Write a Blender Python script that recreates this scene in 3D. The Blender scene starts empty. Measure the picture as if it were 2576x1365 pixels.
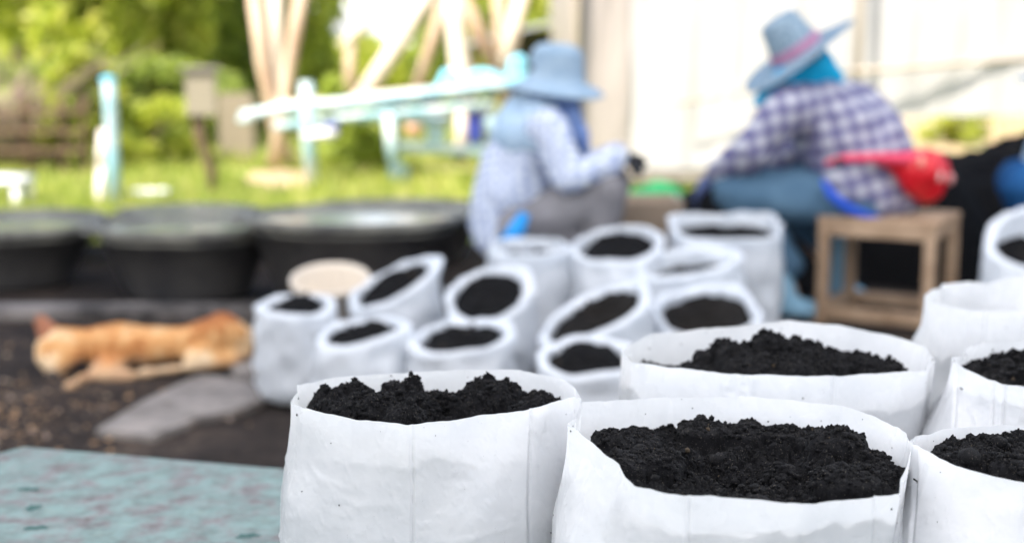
import bpy, bmesh, math, random
import numpy as np
from mathutils import Vector, Matrix
random.seed(7); RNG = np.random.default_rng(7)
SC = bpy.context.scene
COL = SC.collection
R = math.radians

# ------------------------------------------------------------------ camera, sky, sun, exposure
CAM_H = 1.10
PITCH = math.atan((682.5 - 100) / 3578.0)
cam_d = bpy.data.cameras.new('camera'); cam = bpy.data.objects.new('camera', cam_d); COL.objects.link(cam)
cam.location = (0, 0, CAM_H); cam.rotation_euler = (math.pi / 2 - PITCH, 0, 0)
cam_d.lens = 50; cam_d.sensor_width = 36; cam_d.clip_start = 0.05; cam_d.clip_end = 600
cam_d.dof.use_dof = True; cam_d.dof.focus_distance = 1.52; cam_d.dof.aperture_fstop = 2.6
SC.camera = cam

SUN = Vector((-0.42, -0.50, 0.80)).normalized()
w = bpy.data.worlds.new('World'); SC.world = w; w.use_nodes = True
nt = w.node_tree; nt.nodes.clear()
sky = nt.nodes.new('ShaderNodeTexSky'); sky.sky_type = 'NISHITA'; sky.sun_disc = False
sky.sun_elevation = math.asin(SUN.z); sky.sun_rotation = math.atan2(SUN.x, SUN.y)
sky.air_density = 1.0; sky.dust_density = 3.0; sky.ozone_density = 1.0
bg = nt.nodes.new('ShaderNodeBackground'); bg.inputs[1].default_value = 0.15
out = nt.nodes.new('ShaderNodeOutputWorld')
nt.links.new(sky.outputs[0], bg.inputs[0]); nt.links.new(bg.outputs[0], out.inputs[0])
sl = bpy.data.lights.new('sun', 'SUN'); sl.energy = 4.6; sl.angle = R(0.6); sl.color = (1, 0.94, 0.84)
so = bpy.data.objects.new('sun', sl); COL.objects.link(so); so.rotation_euler = SUN.to_track_quat('Z', 'Y').to_euler()
so.location = (-6, -8, 12)
SC.view_settings.view_transform = 'Standard'; SC.view_settings.look = 'None'
SC.view_settings.exposure = 1.24; SC.view_settings.gamma = 1
SC.render.engine = 'CYCLES'
SC.cycles.use_denoising = True
SC.cycles.max_bounces = 10; SC.cycles.diffuse_bounces = 5; SC.cycles.transmission_bounces = 6
SC.cycles.sample_clamp_indirect = 6

# ------------------------------------------------------------------ photo-to-place helper: a viewing ray and a distance give a real point
F_V = 3578.0
def ray(vx, vy):
    a = (vx - 1287.5) / F_V; b = -(vy - 682.5) / F_V
    c, s = math.cos(PITCH), math.sin(PITCH)
    return Vector((a, c + b * s, -s + b * c))
def P(vx, vy, Y):
    d = ray(vx, vy); return Vector((0, 0, CAM_H)) + d * (Y / d.y)
def G(vx, vy, z=0.0):
    d = ray(vx, vy); return Vector((0, 0, CAM_H)) + d * ((z - CAM_H) / d.z)

# ------------------------------------------------------------------ numpy gradient noise
_p = RNG.permutation(256); _p = np.concatenate([_p, _p, _p])
_g = RNG.normal(size=(256, 3)); _g /= np.linalg.norm(_g, axis=1)[:, None]
def noise3(v, f=1.0, off=0.0):
    v = np.asarray(v, float) * f + off + 1000.0
    i = np.floor(v).astype(int); u = v - i; i &= 255
    s = u * u * u * (u * (u * 6 - 15) + 10)
    r = 0
    for dx in (0, 1):
        for dy in (0, 1):
            for dz in (0, 1):
                h = _p[_p[_p[(i[:, 0] + dx) & 255] + ((i[:, 1] + dy) & 255)] + ((i[:, 2] + dz) & 255)]
                d = (_g[h] * (u - np.array([dx, dy, dz]))).sum(1)
                wx = s[:, 0] if dx else 1 - s[:, 0]; wy = s[:, 1] if dy else 1 - s[:, 1]; wz = s[:, 2] if dz else 1 - s[:, 2]
                r = r + d * wx * wy * wz
    return r * 1.5
def fbm(v, f=1.0, o=4, off=0.0, gain=0.5):
    r = 0; a = 1
    for k in range(o):
        r = r + a * noise3(v, f, off + 17.3 * k); f *= 2.03; a *= gain
    return r
def ridged(v, f=1.0, o=3, off=0.0):
    r = 0; a = 1; t = 0
    for k in range(o):
        r = r + a * (1 - np.abs(noise3(v, f, off + 9.1 * k)) * 2); t += a; f *= 2.1; a *= 0.5
    return r / t

# ------------------------------------------------------------------ objects
def tag(o, label=None, cat=None, group=None, kind=None):
    if label: o['label'] = label
    if cat: o['category'] = cat
    if group: o['group'] = group
    if kind: o['kind'] = kind
    return o
def thing(name, label, cat, loc=(0, 0, 0), group=None):
    o = bpy.data.objects.new(name, None); o.empty_display_size = 0.1
    COL.objects.link(o); o.location = loc; o['wl'] = list(loc)
    return tag(o, label, cat, group)
def mesh(name, V, Fc, mat=None, parent=None, smooth=True, kind=None):
    """world-space vertices; linked as one object under parent"""
    base = Vector(parent['wl']) if parent is not None else Vector((0, 0, 0))
    V = np.asarray([tuple(v) for v in V] if not isinstance(V, np.ndarray) else V, float) - np.array(base)
    m = bpy.data.meshes.new(name)
    if isinstance(Fc, np.ndarray):
        n, k = Fc.shape
        m.vertices.add(len(V)); m.vertices.foreach_set('co', V.astype(np.float32).ravel())
        m.loops.add(n * k); m.loops.foreach_set('vertex_index', Fc.astype(np.int32).ravel())
        m.polygons.add(n); m.polygons.foreach_set('loop_start', np.arange(0, n * k, k, dtype=np.int32))
        m.update(calc_edges=True)
    else:
        m.from_pydata(V.tolist(), [], Fc)
    m.validate()
    if smooth: m.polygons.foreach_set('use_smooth', [True] * len(m.polygons))
    if mat: m.materials.append(mat)
    o = bpy.data.objects.new(name, m); COL.objects.link(o)
    if parent is not None:
        o.parent = parent; o['wl'] = list(base)
    else: o['wl'] = [0, 0, 0]
    if kind: o['kind'] = kind
    return o
class MB:
    def __init__(s): s.V = []; s.F = []
    def add(s, V, F):
        n = len(s.V); s.V += [tuple(v) for v in V]; s.F += [tuple(i + n for i in f) for f in F]; return s
    def box(s, c, size, rot=None, bev=0.0):
        bm = bmesh.new(); bmesh.ops.create_cube(bm, size=1)
        for v in bm.verts: v.co = Vector((v.co.x * size[0], v.co.y * size[1], v.co.z * size[2]))
        if bev: bmesh.ops.bevel(bm, geom=bm.edges[:], offset=bev, segments=2, affect='EDGES')
        M = rot if rot is not None else Matrix.Identity(3)
        bm.verts.ensure_lookup_table()
        s.add([M @ v.co + Vector(c) for v in bm.verts], [[v.index for v in f.verts] for f in bm.faces]); bm.free(); return s
    def bar(s, a, b, wd, th, bev=0.0):
        a = Vector(a); b = Vector(b); d = b - a
        return s.box((a + b) / 2, (wd, th, d.length), d.to_track_quat('Z', 'Y').to_matrix(), bev)
    def tube(s, pts, rad, n=10, cap=True):
        pts = [Vector(p) for p in pts]
        if not hasattr(rad, '__len__'): rad = [rad] * len(pts)
        L = []; up = Vector((0.13, 0.31, 0.94))
        for i, p in enumerate(pts):
            t = (pts[min(i + 1, len(pts) - 1)] - pts[max(i - 1, 0)]).normalized()
            a = t.cross(up)
            if a.length < 0.05: a = t.cross(Vector((1, 0, 0)))
            a.normalize(); b = t.cross(a)
            L += [p + (a * math.cos(k * 2 * math.pi / n) + b * math.sin(k * 2 * math.pi / n)) * rad[i] for k in range(n)]
        F = [(i * n + k, i * n + (k + 1) % n, (i + 1) * n + (k + 1) % n, (i + 1) * n + k) for i in range(len(pts) - 1) for k in range(n)]
        if cap: F += [tuple(range(n))[::-1], tuple(range((len(pts) - 1) * n, len(pts) * n))]
        return s.add(L, F)
    def lathe(s, prof, c=(0, 0, 0), n=48, rot=None, sx=1.0, sy=1.0, close=False):
        M = rot if rot is not None else Matrix.Identity(3); c = Vector(c); L = []
        for (r, z) in prof:
            L += [c + M @ Vector((r * sx * math.cos(k * 2 * math.pi / n), r * sy * math.sin(k * 2 * math.pi / n), z)) for k in range(n)]
        F = [(i * n + k, i * n + (k + 1) % n, (i + 1) * n + (k + 1) % n, (i + 1) * n + k) for i in range(len(prof) - 1) for k in range(n)]
        return s.add(L, F)
    def build(s, name, mat, parent=None, smooth=True, kind=None):
        return mesh(name, s.V, s.F, mat, parent, smooth, kind)

# ------------------------------------------------------------------ materials
def mat(name, col, rough=0.6, spec=0.5, **k):
    m = bpy.data.materials.new(name); m.use_nodes = True
    b = m.node_tree.nodes['Principled BSDF']
    b.inputs['Base Color'].default_value = (*col, 1); b.inputs['Roughness'].default_value = rough
    b.inputs['Specular IOR Level'].default_value = spec
    for kk, v in k.items(): b.inputs[kk].default_value = v
    return m
def nodes(m): return m.node_tree.nodes, m.node_tree.links, m.node_tree.nodes['Principled BSDF']
def tex(m, scale, detail=6, rough=0.6, coord='Object', map_scale=None, kind='noise', rot=None):
    N, L, b = nodes(m)
    tc = N.new('ShaderNodeTexCoord'); mp = N.new('ShaderNodeMapping'); L.new(tc.outputs[coord], mp.inputs[0])
    if map_scale: mp.inputs['Scale'].default_value = map_scale
    if rot: mp.inputs['Rotation'].default_value = rot
    if kind == 'noise':
        t = N.new('ShaderNodeTexNoise'); t.inputs['Scale'].default_value = scale; t.inputs['Detail'].default_value = detail; t.inputs['Roughness'].default_value = rough
        L.new(mp.outputs[0], t.inputs['Vector']); return t.outputs[0]
    t = N.new('ShaderNodeTexVoronoi'); t.inputs['Scale'].default_value = scale
    L.new(mp.outputs[0], t.inputs['Vector']); return t.outputs[0]
def ramp(m, fac, stops, interp='LINEAR'):
    N, L, b = nodes(m); r = N.new('ShaderNodeValToRGB'); L.new(fac, r.inputs[0]); r.color_ramp.interpolation = interp
    e = r.color_ramp.elements
    while len(e) < len(stops): e.new(0.5)
    for i, (p, c) in enumerate(stops): e[i].position = p; e[i].color = (*c, 1) if hasattr(c, '__len__') else (c, c, c, 1)
    return r.outputs[0]
def mixc(m, fac, a, b_, mode='MIX'):
    N, L, b = nodes(m); x = N.new('ShaderNodeMix'); x.data_type = 'RGBA'; x.blend_type = mode
    for s, v in ((x.inputs[0], fac), (x.inputs[6], a), (x.inputs[7], b_)):
        if isinstance(v, bpy.types.NodeSocket): L.new(v, s)
        elif hasattr(v, '__len__'): s.default_value = (*v, 1)
        else: s.default_value = v
    return x.outputs[2]
def bump(m, h, strength, dist):
    N, L, b = nodes(m); x = N.new('ShaderNodeBump'); x.inputs['Strength'].default_value = strength; x.inputs['Distance'].default_value = dist
    L.new(h, x.inputs['Height']); L.new(x.outputs[0], b.inputs['Normal']); return x
def base(m, s): m.node_tree.links.new(s, m.node_tree.nodes['Principled BSDF'].inputs['Base Color'])
def translucent(m, fac, col):
    """mix the surface with light passing through a thin sheet or leaf"""
    N, L, b = nodes(m); o = N['Material Output']; t = N.new('ShaderNodeBsdfTranslucent')
    if isinstance(col, bpy.types.NodeSocket): L.new(col, t.inputs[0])
    else: t.inputs[0].default_value = (*col, 1)
    x = N.new('ShaderNodeMixShader'); x.inputs[0].default_value = fac
    L.new(b.outputs[0], x.inputs[1]); L.new(t.outputs[0], x.inputs[2]); L.new(x.outputs[0], o.inputs[0])

def plastic_bag_mat():
    m = mat('white_bag_film', (0.80, 0.82, 0.84), 0.30, 0.5)
    d = tex(m, 420, 2, 0.5, kind='voronoi')
    speck = ramp(m, d, [(0.0, (0.12, 0.12, 0.12)), (0.13, (0.4, 0.4, 0.4)), (0.2, (1, 1, 1))])
    gate = ramp(m, tex(m, 230, 1, 0.5), [(0.70, 0.0), (0.73, 1.0)])
    dirt = ramp(m, tex(m, 9, 5, 0.65), [(0.35, (0.86, 0.87, 0.88)), (0.62, (1, 1, 1))])
    c = mixc(m, 1.0, (0.80, 0.82, 0.845), dirt, 'MULTIPLY')
    sp = mixc(m, gate, (1, 1, 1), speck)
    base(m, mixc(m, 1.0, c, sp, 'MULTIPLY'))
    N, L, b = nodes(m)
    n1 = tex(m, 14, 4, 0.5)
    vr = N.new('ShaderNodeTexNoise'); vr.noise_type = 'RIDGED_MULTIFRACTAL'; vr.inputs['Scale'].default_value = 7; vr.inputs['Detail'].default_value = 3; vr.inputs['Distortion'].default_value = .6
    tcc = N.new('ShaderNodeTexCoord'); L.new(tcc.outputs['Object'], vr.inputs['Vector'])
    hh = mixc(m, .25, n1, vr.outputs[0]); bump(m, hh, 0.6, 0.012)
    rg = ramp(m, tex(m, 20, 3, 0.5), [(0.3, 0.18), (0.7, 0.34)]); L.new(rg, b.inputs['Roughness'])
    translucent(m, 0.33, (0.96, 0.96, 0.95))
    return m
M_BAG = plastic_bag_mat()
def soil_mat(name, k=1.0, warm=0.0):
    m = mat(name, (0.01, 0.01, 0.01), 0.75, 0.15)
    c = ramp(m, tex(m, 90, 6, 0.7), [(0.3, (0.0016 * k, 0.0017 * k, 0.0022 * k)), (0.6, (0.0048 * k + warm, 0.0050 * k + warm * .6, 0.0066 * k)), (0.75, (0.013 * k + warm, 0.0130 * k + warm * .7, 0.0150 * k))])
    g = ramp(m, tex(m, 900, 1, 0.5), [(0.70, 0.0), (0.76, 1.0)])  # sparkle put into the base colour as tiny pale flecks
    N, L, b_ = nodes(m); gi = N.new('ShaderNodeNewGeometry'); fb = ramp(m, gi.outputs['Random Per Island'], [(.0, 0.0), (.992, 0.0), (.994, 1.0)], 'CONSTANT')
    c = mixc(m, fb, c, (.06, .045, .03))
    base(m, mixc(m, g, c, (0.20, 0.18, 0.15)))
    bump(m, tex(m, 700, 3, 0.7), 0.8, 0.003)
    return m
M_SOIL = soil_mat('black_potting_soil')
M_SOIL3 = soil_mat('heaped_black_soil', .6); M_SOIL3.node_tree.nodes['Principled BSDF'].inputs['Specular IOR Level'].default_value = .1
M_SOIL2 = soil_mat('brown_black_soil', 1.3, 0.006)

def scatter_lumps(pts, rad, seed, sub=1, squash=0.85, rough=0.25):
    """many irregular crumbs as one vertex/face array"""
    bm = bmesh.new(); bmesh.ops.create_icosphere(bm, subdivisions=sub, radius=1)
    bm.verts.ensure_lookup_table()
    T = np.array([v.co[:] for v in bm.verts]); Fb = np.array([[v.index for v in f.verts] for f in bm.faces]); bm.free()
    rg = np.random.default_rng(seed); n = len(pts); pts = np.asarray(pts); rad = np.asarray(rad)
    nz = 1 + rough * rg.normal(size=(n, len(T)))
    sc = 1 + 0.25 * rg.normal(size=(n, 3)); sc[:, 2] *= squash
    a = rg.uniform(0, 6.28, n); ca, sa = np.cos(a)[:, None], np.sin(a)[:, None]
    L = T[None] * nz[..., None] * sc[:, None, :] * rad[:, None, None]
    X = L[..., 0] * ca - L[..., 1] * sa; Yv = L[..., 0] * sa + L[..., 1] * ca
    V = np.stack([X, Yv, L[..., 2]], -1) + pts[:, None, :]
    Fa = Fb[None] + (np.arange(n) * len(T))[:, None, None]
    return V.reshape(-1, 3), Fa.reshape(-1, 3)
def join_arrays(parts):
    V = []; Fq = []; n = 0
    for v, f in parts:
        V.append(v); Fq.append(f + n); n += len(v)
    return np.concatenate(V), np.concatenate(Fq)
def quads_to_tris(q): return np.concatenate([q[:, [0, 1, 2]], q[:, [0, 2, 3]]])

# ------------------------------------------------------------------ near grow bags: open thin-film bags with crumpled rims
def resample(ctrl, N, smooth=2):
    C = np.array([list(c) for c in ctrl]); D = np.vstack([C, C[:1]])
    L = np.r_[0, np.cumsum(np.linalg.norm(np.diff(D, axis=0), axis=1))]
    t = np.linspace(0, L[-1], N, endpoint=False)
    Pn = np.stack([np.interp(t, L, D[:, k]) for k in range(3)], 1)
    for _ in range(smooth): Pn = (np.roll(Pn, 1, 0) + 2 * Pn + np.roll(Pn, -1, 0)) / 4
    return Pn
def near_bag(label, rim, base_c, base_r, z0, soil_drop, clods=(), seed=0, creases=(), bulge=1.0, mound=0.0, mound_c=(0, 0), dense=1.0, expo=2.6, rot=0.0, wr=1.0, bowl=0.0, smooth=2, blend=0.13, seals=()):
    root = thing('grow_bag', label, 'grow bag', (base_c[0], base_c[1], z0), 'white grow bags filled with black soil')
    N = 680; rimp = resample([P(*r) for r in rim], N, smooth)
    cx, cy = base_c
    rimp[:, 2] += .0016 * noise3(rimp, 30, seed) + .0008 * noise3(rimp, 80, seed); rimp[:, :2] += .0035 * np.stack([noise3(rimp, 16, seed + 1.), noise3(rimp, 16, seed + 7.)], 1)
    rc = rimp.mean(0)
    th = np.unwrap(np.arctan2(rimp[:, 1] - rc[1], rimp[:, 0] - rc[0]))
    if th[-1] < th[0]: rimp = rimp[::-1]; th = np.unwrap(np.arctan2(rimp[:, 1] - rc[1], rimp[:, 0] - rc[0]))
    lin = th[0] + np.arange(N) / N * 2 * math.pi
    dth = th - lin
    for _ in range(60): dth = (np.roll(dth, 1) + dth * 2 + np.roll(dth, -1)) / 4
    tb = lin + dth
    K = 80
    c_, s_ = np.cos(tb - rot), np.sin(tb - rot)
    rr = (np.abs(c_ / base_r[0]) ** expo + np.abs(s_ / base_r[1]) ** expo) ** (-1 / expo)
    bx = cx + rr * np.cos(tb); by = cy + rr * np.sin(tb)
    zr = rimp[:, 2]
    rows = []
    for k in range(K + 1):
        u = k / K
        z = zr + (z0 + 0.004 - zr) * (u ** 1.15)
        dpt = zr - z
        wv = np.clip(dpt / blend, 0, 1); wv = wv * wv * (3 - 2 * wv)
        zt = np.clip((z - z0) / 0.05, 0, 1); tuck = 1 - 0.10 * (1 - zt) ** 2
        bulg = 1 + 0.05 * bulge * np.sin(np.clip((z - z0) / max(0.05, (zr.mean() - z0)), 0, 1) * math.pi)
        X = rimp[:, 0] * (1 - wv) + (cx + (bx - cx) * tuck * bulg) * wv
        Yv = rimp[:, 1] * (1 - wv) + (cy + (by - cy) * tuck * bulg) * wv
        pos = np.stack([X, Yv, z], 1)
        q = pos * np.array([1, 1, 1.7]) + seed * 3.1
        amp = wr * (0.0008 + 0.0046 * np.clip(dpt / 0.11, 0, 1))
        dsp = amp * 1.1 * fbm(q * np.array([1, 1, .6]), 7, 2) + amp * 0.30 * (ridged(q * np.array([1, 1, .8]) + .05 * np.column_stack([noise3(q, 9, 1.), noise3(q, 9, 2.), noise3(q, 9, 3.)]), 8, 2, 5.5) ** 9)
        dsp += wr * 0.0009 * np.clip(dpt / 0.05, 0, 1) * (ridged(q, 38, 2, 2.2) ** 6)
        for (cv, A, wd) in creases:
            target = (cv - 1287.5) / F_V
            ang = X / Yv - target
            front = (Yv < rc[1])
            dsp += np.where(front, A * 1.6 * np.exp(-np.abs(ang * Yv) / .028) - .0026 * np.exp(-(ang * Yv / .0016) ** 2) - .0014 * (ang > 0) * np.exp(-np.abs(ang * Yv) / .05), 0) * np.clip(1 - dpt * 1.2, 0.3, 1)
        for (sx_, sy_, sr_) in seals:                     # a puckered heat mark in the film
            dd_ = pos - np.array(P(sx_, sy_, rimp[:, 1].min() + .01)); dd_ = np.linalg.norm(dd_ * np.array([1, .25, .55]), axis=1)
            dsp += .0035 * np.exp(-((dd_ - sr_) / (.35 * sr_)) ** 2) + .003 * noise3(pos, 130, 3.0) * np.exp(-(dd_ / (1.3 * sr_)) ** 2)
        nx = np.cos(tb); ny = np.sin(tb)
        pos[:, 0] += nx * dsp; pos[:, 1] += ny * dsp
        rows.append(pos)
    V = np.concatenate(rows + [np.array([[cx, cy, z0 + 0.004]])])
    i = np.arange(N); j = (i + 1) % N
    Fq = [np.stack([k * N + i, k * N + j, (k + 1) * N + j, (k + 1) * N + i], 1) for k in range(K)]
    T = quads_to_tris(np.concatenate(Fq)); cap = np.stack([K * N + i, K * N + j, np.full(N, (K + 1) * N)], 1)
    mesh('bag', V, np.concatenate([T, cap[:, ::-1]]), M_BAG, root)
    # soil surface that meets the wall a little under the rim
    zs = zr.min() - soil_drop if not hasattr(soil_drop, '__len__') else soil_drop[0]
    A = np.stack(rows)
    cont = np.zeros((N, 3))
    for n in range(N):
        zz = A[:, n, 2]; k = int(np.argmin(np.abs(zz - zs))); cont[n] = A[k, n]
    cc = cont.mean(0)
    NT = int(560 * dense); NR = int(150 * dense)
    tt = np.arange(NT) / NT * N; i0 = tt.astype(int) % N; i1 = (i0 + 1) % N; fr = (tt - tt.astype(int))[:, None]
    ct = cont[i0] * (1 - fr) + cont[i1] * fr
    r = (np.arange(1, NR + 1) / NR)[:, None, None]
    XY = cc[None, None, :2] + (ct[None, :, :2] - cc[None, None, :2]) * r * 0.992
    flat = np.concatenate([XY.reshape(-1, 2), cc[None, :2]])
    rr_ = np.concatenate([np.repeat(r[:, 0, 0], NT), [0.0]])
    ca_ = np.unwrap(np.arctan2(cont[:, 1] - cc[1], cont[:, 0] - cc[0])); cr_ = np.linalg.norm(cont[:, :2] - cc[:2], axis=1)
    _ra = np.mod(np.arctan2(rimp[:, 1] - cc[1], rimp[:, 0] - cc[0]), 2 * math.pi); _ro = np.argsort(_ra); _rr = np.linalg.norm(rimp[:, :2] - cc[:2], axis=1)[_ro]
    cr_ = np.minimum(cr_, np.interp(np.mod(ca_, 2 * math.pi), _ra[_ro], _rr, period=2 * math.pi) - .004)
    so_ = np.argsort(np.mod(ca_, 2 * math.pi)); ca_, cr_ = np.mod(ca_, 2 * math.pi)[so_], cr_[so_]
    def inside(pp, lim):
        a_ = np.mod(np.arctan2(pp[:, 1] - cc[1], pp[:, 0] - cc[0]), 2 * math.pi)
        return np.linalg.norm(pp[:, :2] - cc[:2], axis=1) < lim * np.interp(a_, ca_, cr_, period=2 * math.pi)
    def height(xy, rn):
        p3 = np.column_stack([xy, np.full(len(xy), seed * 1.7)])
        edge = np.clip((1 - rn) / 0.22, 0, 1)
        wp = p3 + 0.006 * np.column_stack([noise3(p3, 60, 1.0), noise3(p3, 60, 7.0), 0 * rn]); h = 0.014 * fbm(p3, 10, 2) + 0.015 * np.abs(noise3(wp, 22, 3.3)) * 2 + 0.010 * np.abs(noise3(wp, 55, 5.3)) * 2 * np.clip(.6 + 1.5 * noise3(p3, 13, 2.0), .1, 1.5) + 0.0045 * np.abs(noise3(wp, 130, 8.8)) * 2 + 0.0024 * np.abs(noise3(p3, 300, 4.4)) * 2 - .014
        mc = np.array([cc[0] + mound_c[0], cc[1] + mound_c[1]])
        dd = np.linalg.norm((xy - mc) / np.array([base_r[0], base_r[1]]), axis=1)
        h = h * (0.45 + 0.55 * edge) + .010 * noise3(p3, 13, 31.0) * (1 - edge) + mound * np.exp(-(dd / 0.62) ** 2) - bowl * np.exp(-(dd / 0.5) ** 2)
        return zs + h
    hz = height(flat, rr_)
    # clods raised out of the surface
    clods = [(c, max(rad, .024, .52 * (c[2] - zs))) for c, rad in clods]
    for (c, rad) in clods:
        d2 = ((flat - np.array([c[0], c[1]])) ** 2).sum(1)
        top = c[2]; q3 = np.column_stack([flat, np.full(len(flat), seed * 2.3 + c[0] * 9)])
        sh = np.sqrt(np.clip(1 - d2 / rad ** 2, 0, 1))
        cand = zs + (top - zs) * (sh ** 0.5) * (0.84 + 0.30 * np.abs(noise3(q3, 40)) + 0.18 * np.abs(noise3(q3, 95, 2)) + 0.1 * np.abs(noise3(q3, 220, 2)))
        hz = np.where((sh > 0) & inside(flat, .95), np.maximum(hz, cand - 0.002), hz)
    SV = np.column_stack([flat, hz])
    d3 = 0.0035 * np.stack([fbm(SV, 70, 2, o) for o in (1.0, 5.0)], 1)
    SV[:, :2] += d3 * np.clip((1 - rr_) / 0.1, 0, 1)[:, None]
    i = np.arange(NT); j = (i + 1) % NT
    q = np.concatenate([np.stack([k * NT + i, k * NT + j, (k + 1) * NT + j, (k + 1) * NT + i], 1) for k in range(NR - 1)])
    tri = np.concatenate([quads_to_tris(q), np.stack([j, i, np.full(NT, NT * NR)], 1)])
    side = []                                              # the filling reaches down inside the film to the bottom
    for u_ in (.0, .25, .5, .75, 1.0):
        lv_ = zs - .012 + (z0 + .01 - zs + .012) * u_; rg_ = np.zeros((N, 3))
        for n in range(N):
            k = int(np.argmin(np.abs(A[:, n, 2] - lv_))); rg_[n] = A[k, n]
        c2 = rg_.mean(0); rg_[:, :2] = c2[:2] + (rg_[:, :2] - c2[:2]) * .958; side.append(rg_)
    iN = np.arange(N); jN = (iN + 1) % N
    top_ = (SV[(NR - 1) * NT + (iN * NT // N)]); side = [top_] + side
    PV = np.concatenate(side); PF = quads_to_tris(np.concatenate([np.stack([k * N + iN, k * N + jN, (k + 1) * N + jN, (k + 1) * N + iN], 1) for k in range(len(side) - 1)]))
    rg = np.random.default_rng(seed + 50)
    # crumbs sit on the real surface, more of them on raised ground
    nC = int(13000 * dense); idx = rg.integers(0, len(SV) - 1, nC)
    wgt = np.sqrt(rr_[idx]); keep = rg.uniform(size=nC) < wgt; idx = idx[keep]; idx = idx[rr_[idx] < 0.965]
    clus = fbm(SV[idx], 24, 2, 6.0)
    rad = 0.0007 + 0.0011 * rg.exponential(0.8, len(idx)) * np.clip(0.7 + clus * 2.2, 0.25, 2.2)
    rad = np.minimum(rad, 0.0042)
    cp = SV[idx] + np.column_stack([np.zeros(len(idx)), np.zeros(len(idx)), rad * 0.35])
    parts = [(SV, tri), (PV, PF), scatter_lumps(cp, rad, seed, 1, 0.9, 0.16)]
    big = rg.integers(0, len(SV) - 1, int(16 * dense)); big = big[(rr_[big] < 0.86) & (rr_[big] > 0.2)]
    parts.append(scatter_lumps(SV[big], rg.uniform(0.006, 0.013, len(big)), seed + 3, 2, 0.85, 0.06))
    on = []                                               # a few crumbs cling to the film outside
    for _ in range(14):
        k = int(rg.integers(1, 60)); n = int(rg.integers(0, N)); on.append(A[k, n] + np.array([math.cos(tb[n]), math.sin(tb[n]), 0]) * .0004)
    parts.append(scatter_lumps(on, 0.0005 + 0.0011 * rg.uniform(0, 1, len(on)) ** 3, seed + 11, 1, 1.0, 0.2))
    on = []
    for _ in range(26):
        n = int(rg.integers(0, N)); on.append(A[0, n] + np.array([-math.cos(tb[n]) * .001, -math.sin(tb[n]) * .001, -rg.uniform(.002, .03)]))
    parts.append(scatter_lumps(on, 0.0005 + 0.0012 * rg.uniform(0, 1, len(on)) ** 3, seed + 12, 1, 1.0, 0.2))
    for (c, rad_) in clods:                                   # cauliflower crust on every clod
        n = 150
        d = rg.normal(size=(n, 3)); d /= np.linalg.norm(d, axis=1)[:, None]; d[:, 2] = np.abs(d[:, 2])
        rz = max(0.012, (c[2] - zs))
        pp = np.array([c[0], c[1], zs]) + d * np.array([rad_ * 0.93, rad_ * 0.93, rz * 0.93])
        pp = pp[inside(pp, .955)]; n = len(pp)
        if n: parts.append(scatter_lumps(pp, 0.0009 + 0.003 * rg.uniform(0, 1, n) ** 2, seed + 7, 1, 1.0, 0.2))
    SVV, ST = join_arrays(parts)
    mesh('soil', SVV, ST, M_SOIL, root)
    return root

TZ = 0.42                                                # height of the painted table
def cl(vx, vy, Y, r): return (tuple(P(vx, vy, Y)), r)
# EDIT-MARK near bags
near_bag('open white bag heaped with rough black clods, beside the bare turquoise tabletop',
    [(1028, 1064, 1.50), (886, 1052, 1.515), (761, 1026, 1.55), (727, 1008, 1.585), (749, 986, 1.625), (751, 968, 1.66), (838, 950, 1.71), (1000, 938, 1.75),
     (1175, 928, 1.775), (1303, 930, 1.755), (1411, 954, 1.71), (1446, 974, 1.67), (1462, 1003, 1.635), (1440, 998, 1.60), (1307, 1030, 1.545), (1131, 1058, 1.505)],
    (-0.094, 1.655), (0.172, 0.145), TZ, 0.044, mound=.026,
    clods=[cl(835, 975, 1.63, .03), cl(880, 957, 1.66, .033), cl(935, 985, 1.60, .038), cl(1010, 950, 1.67, .020), cl(1052, 985, 1.62, .026), cl(1110, 978, 1.66, .018),
           cl(1222, 950, 1.68, .016), cl(1256, 958, 1.66, .024), cl(1180, 985, 1.64, .03), cl(1350, 982, 1.655, .022), cl(1378, 988, 1.65, .013), cl(1330, 1010, 1.58, .03), cl(1020, 1020, 1.55, .03), cl(840, 1010, 1.58, .035)],
    seed=1, seals=((1362, 1085, .011), (1385, 1120, .007)), creases=[(1028, .0035, .006), (1330, .003, .005)])
near_bag('foremost open white bag, brim full of black soil, its rim sagging at the left',
    [(1424, 1062, 1.43), (1490, 1109, 1.385), (1528, 1147, 1.35), (1558, 1168, 1.335), (1570, 1200, 1.315), (1596, 1223, 1.30), (1659, 1232, 1.285), (1751, 1244, 1.27), (1893, 1257, 1.265),
     (2020, 1266, 1.26), (2126, 1257, 1.275), (2260, 1240, 1.30), (2264, 1206, 1.33), (2277, 1168, 1.37), (2287, 1134, 1.41), (2281, 1092, 1.46), (2203, 1049, 1.53),
     (2160, 1032, 1.56), (2122, 1019, 1.585), (1978, 1005, 1.615), (1850, 996, 1.63), (1681, 998, 1.62), (1540, 1006, 1.58), (1468, 1011, 1.545), (1458, 1053, 1.49)],
    (0.222, 1.45), (0.172, 0.175), TZ, 0.022,
    clods=[cl(2105, 1076, 1.50, .034), cl(1880, 1068, 1.56, .02), cl(1830, 1065, 1.57, .02), cl(1770, 1058, 1.575, .03), cl(1975, 1072, 1.56, .03), cl(1600, 1085, 1.53, .03), cl(1540, 1080, 1.51, .026), cl(2060, 1085, 1.54, .03),
           cl(2190, 1135, 1.47, .022), cl(1560, 1140, 1.42, .03), cl(1640, 1130, 1.44, .035), cl(2230, 1170, 1.42, .02), cl(2130, 1170, 1.38, .035)],
    seed=2, creases=[(1752, .0035, .006), (2230, .003, .005)], bowl=0.012, mound=0.0, wr=0.75, blend=0.12)
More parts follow.
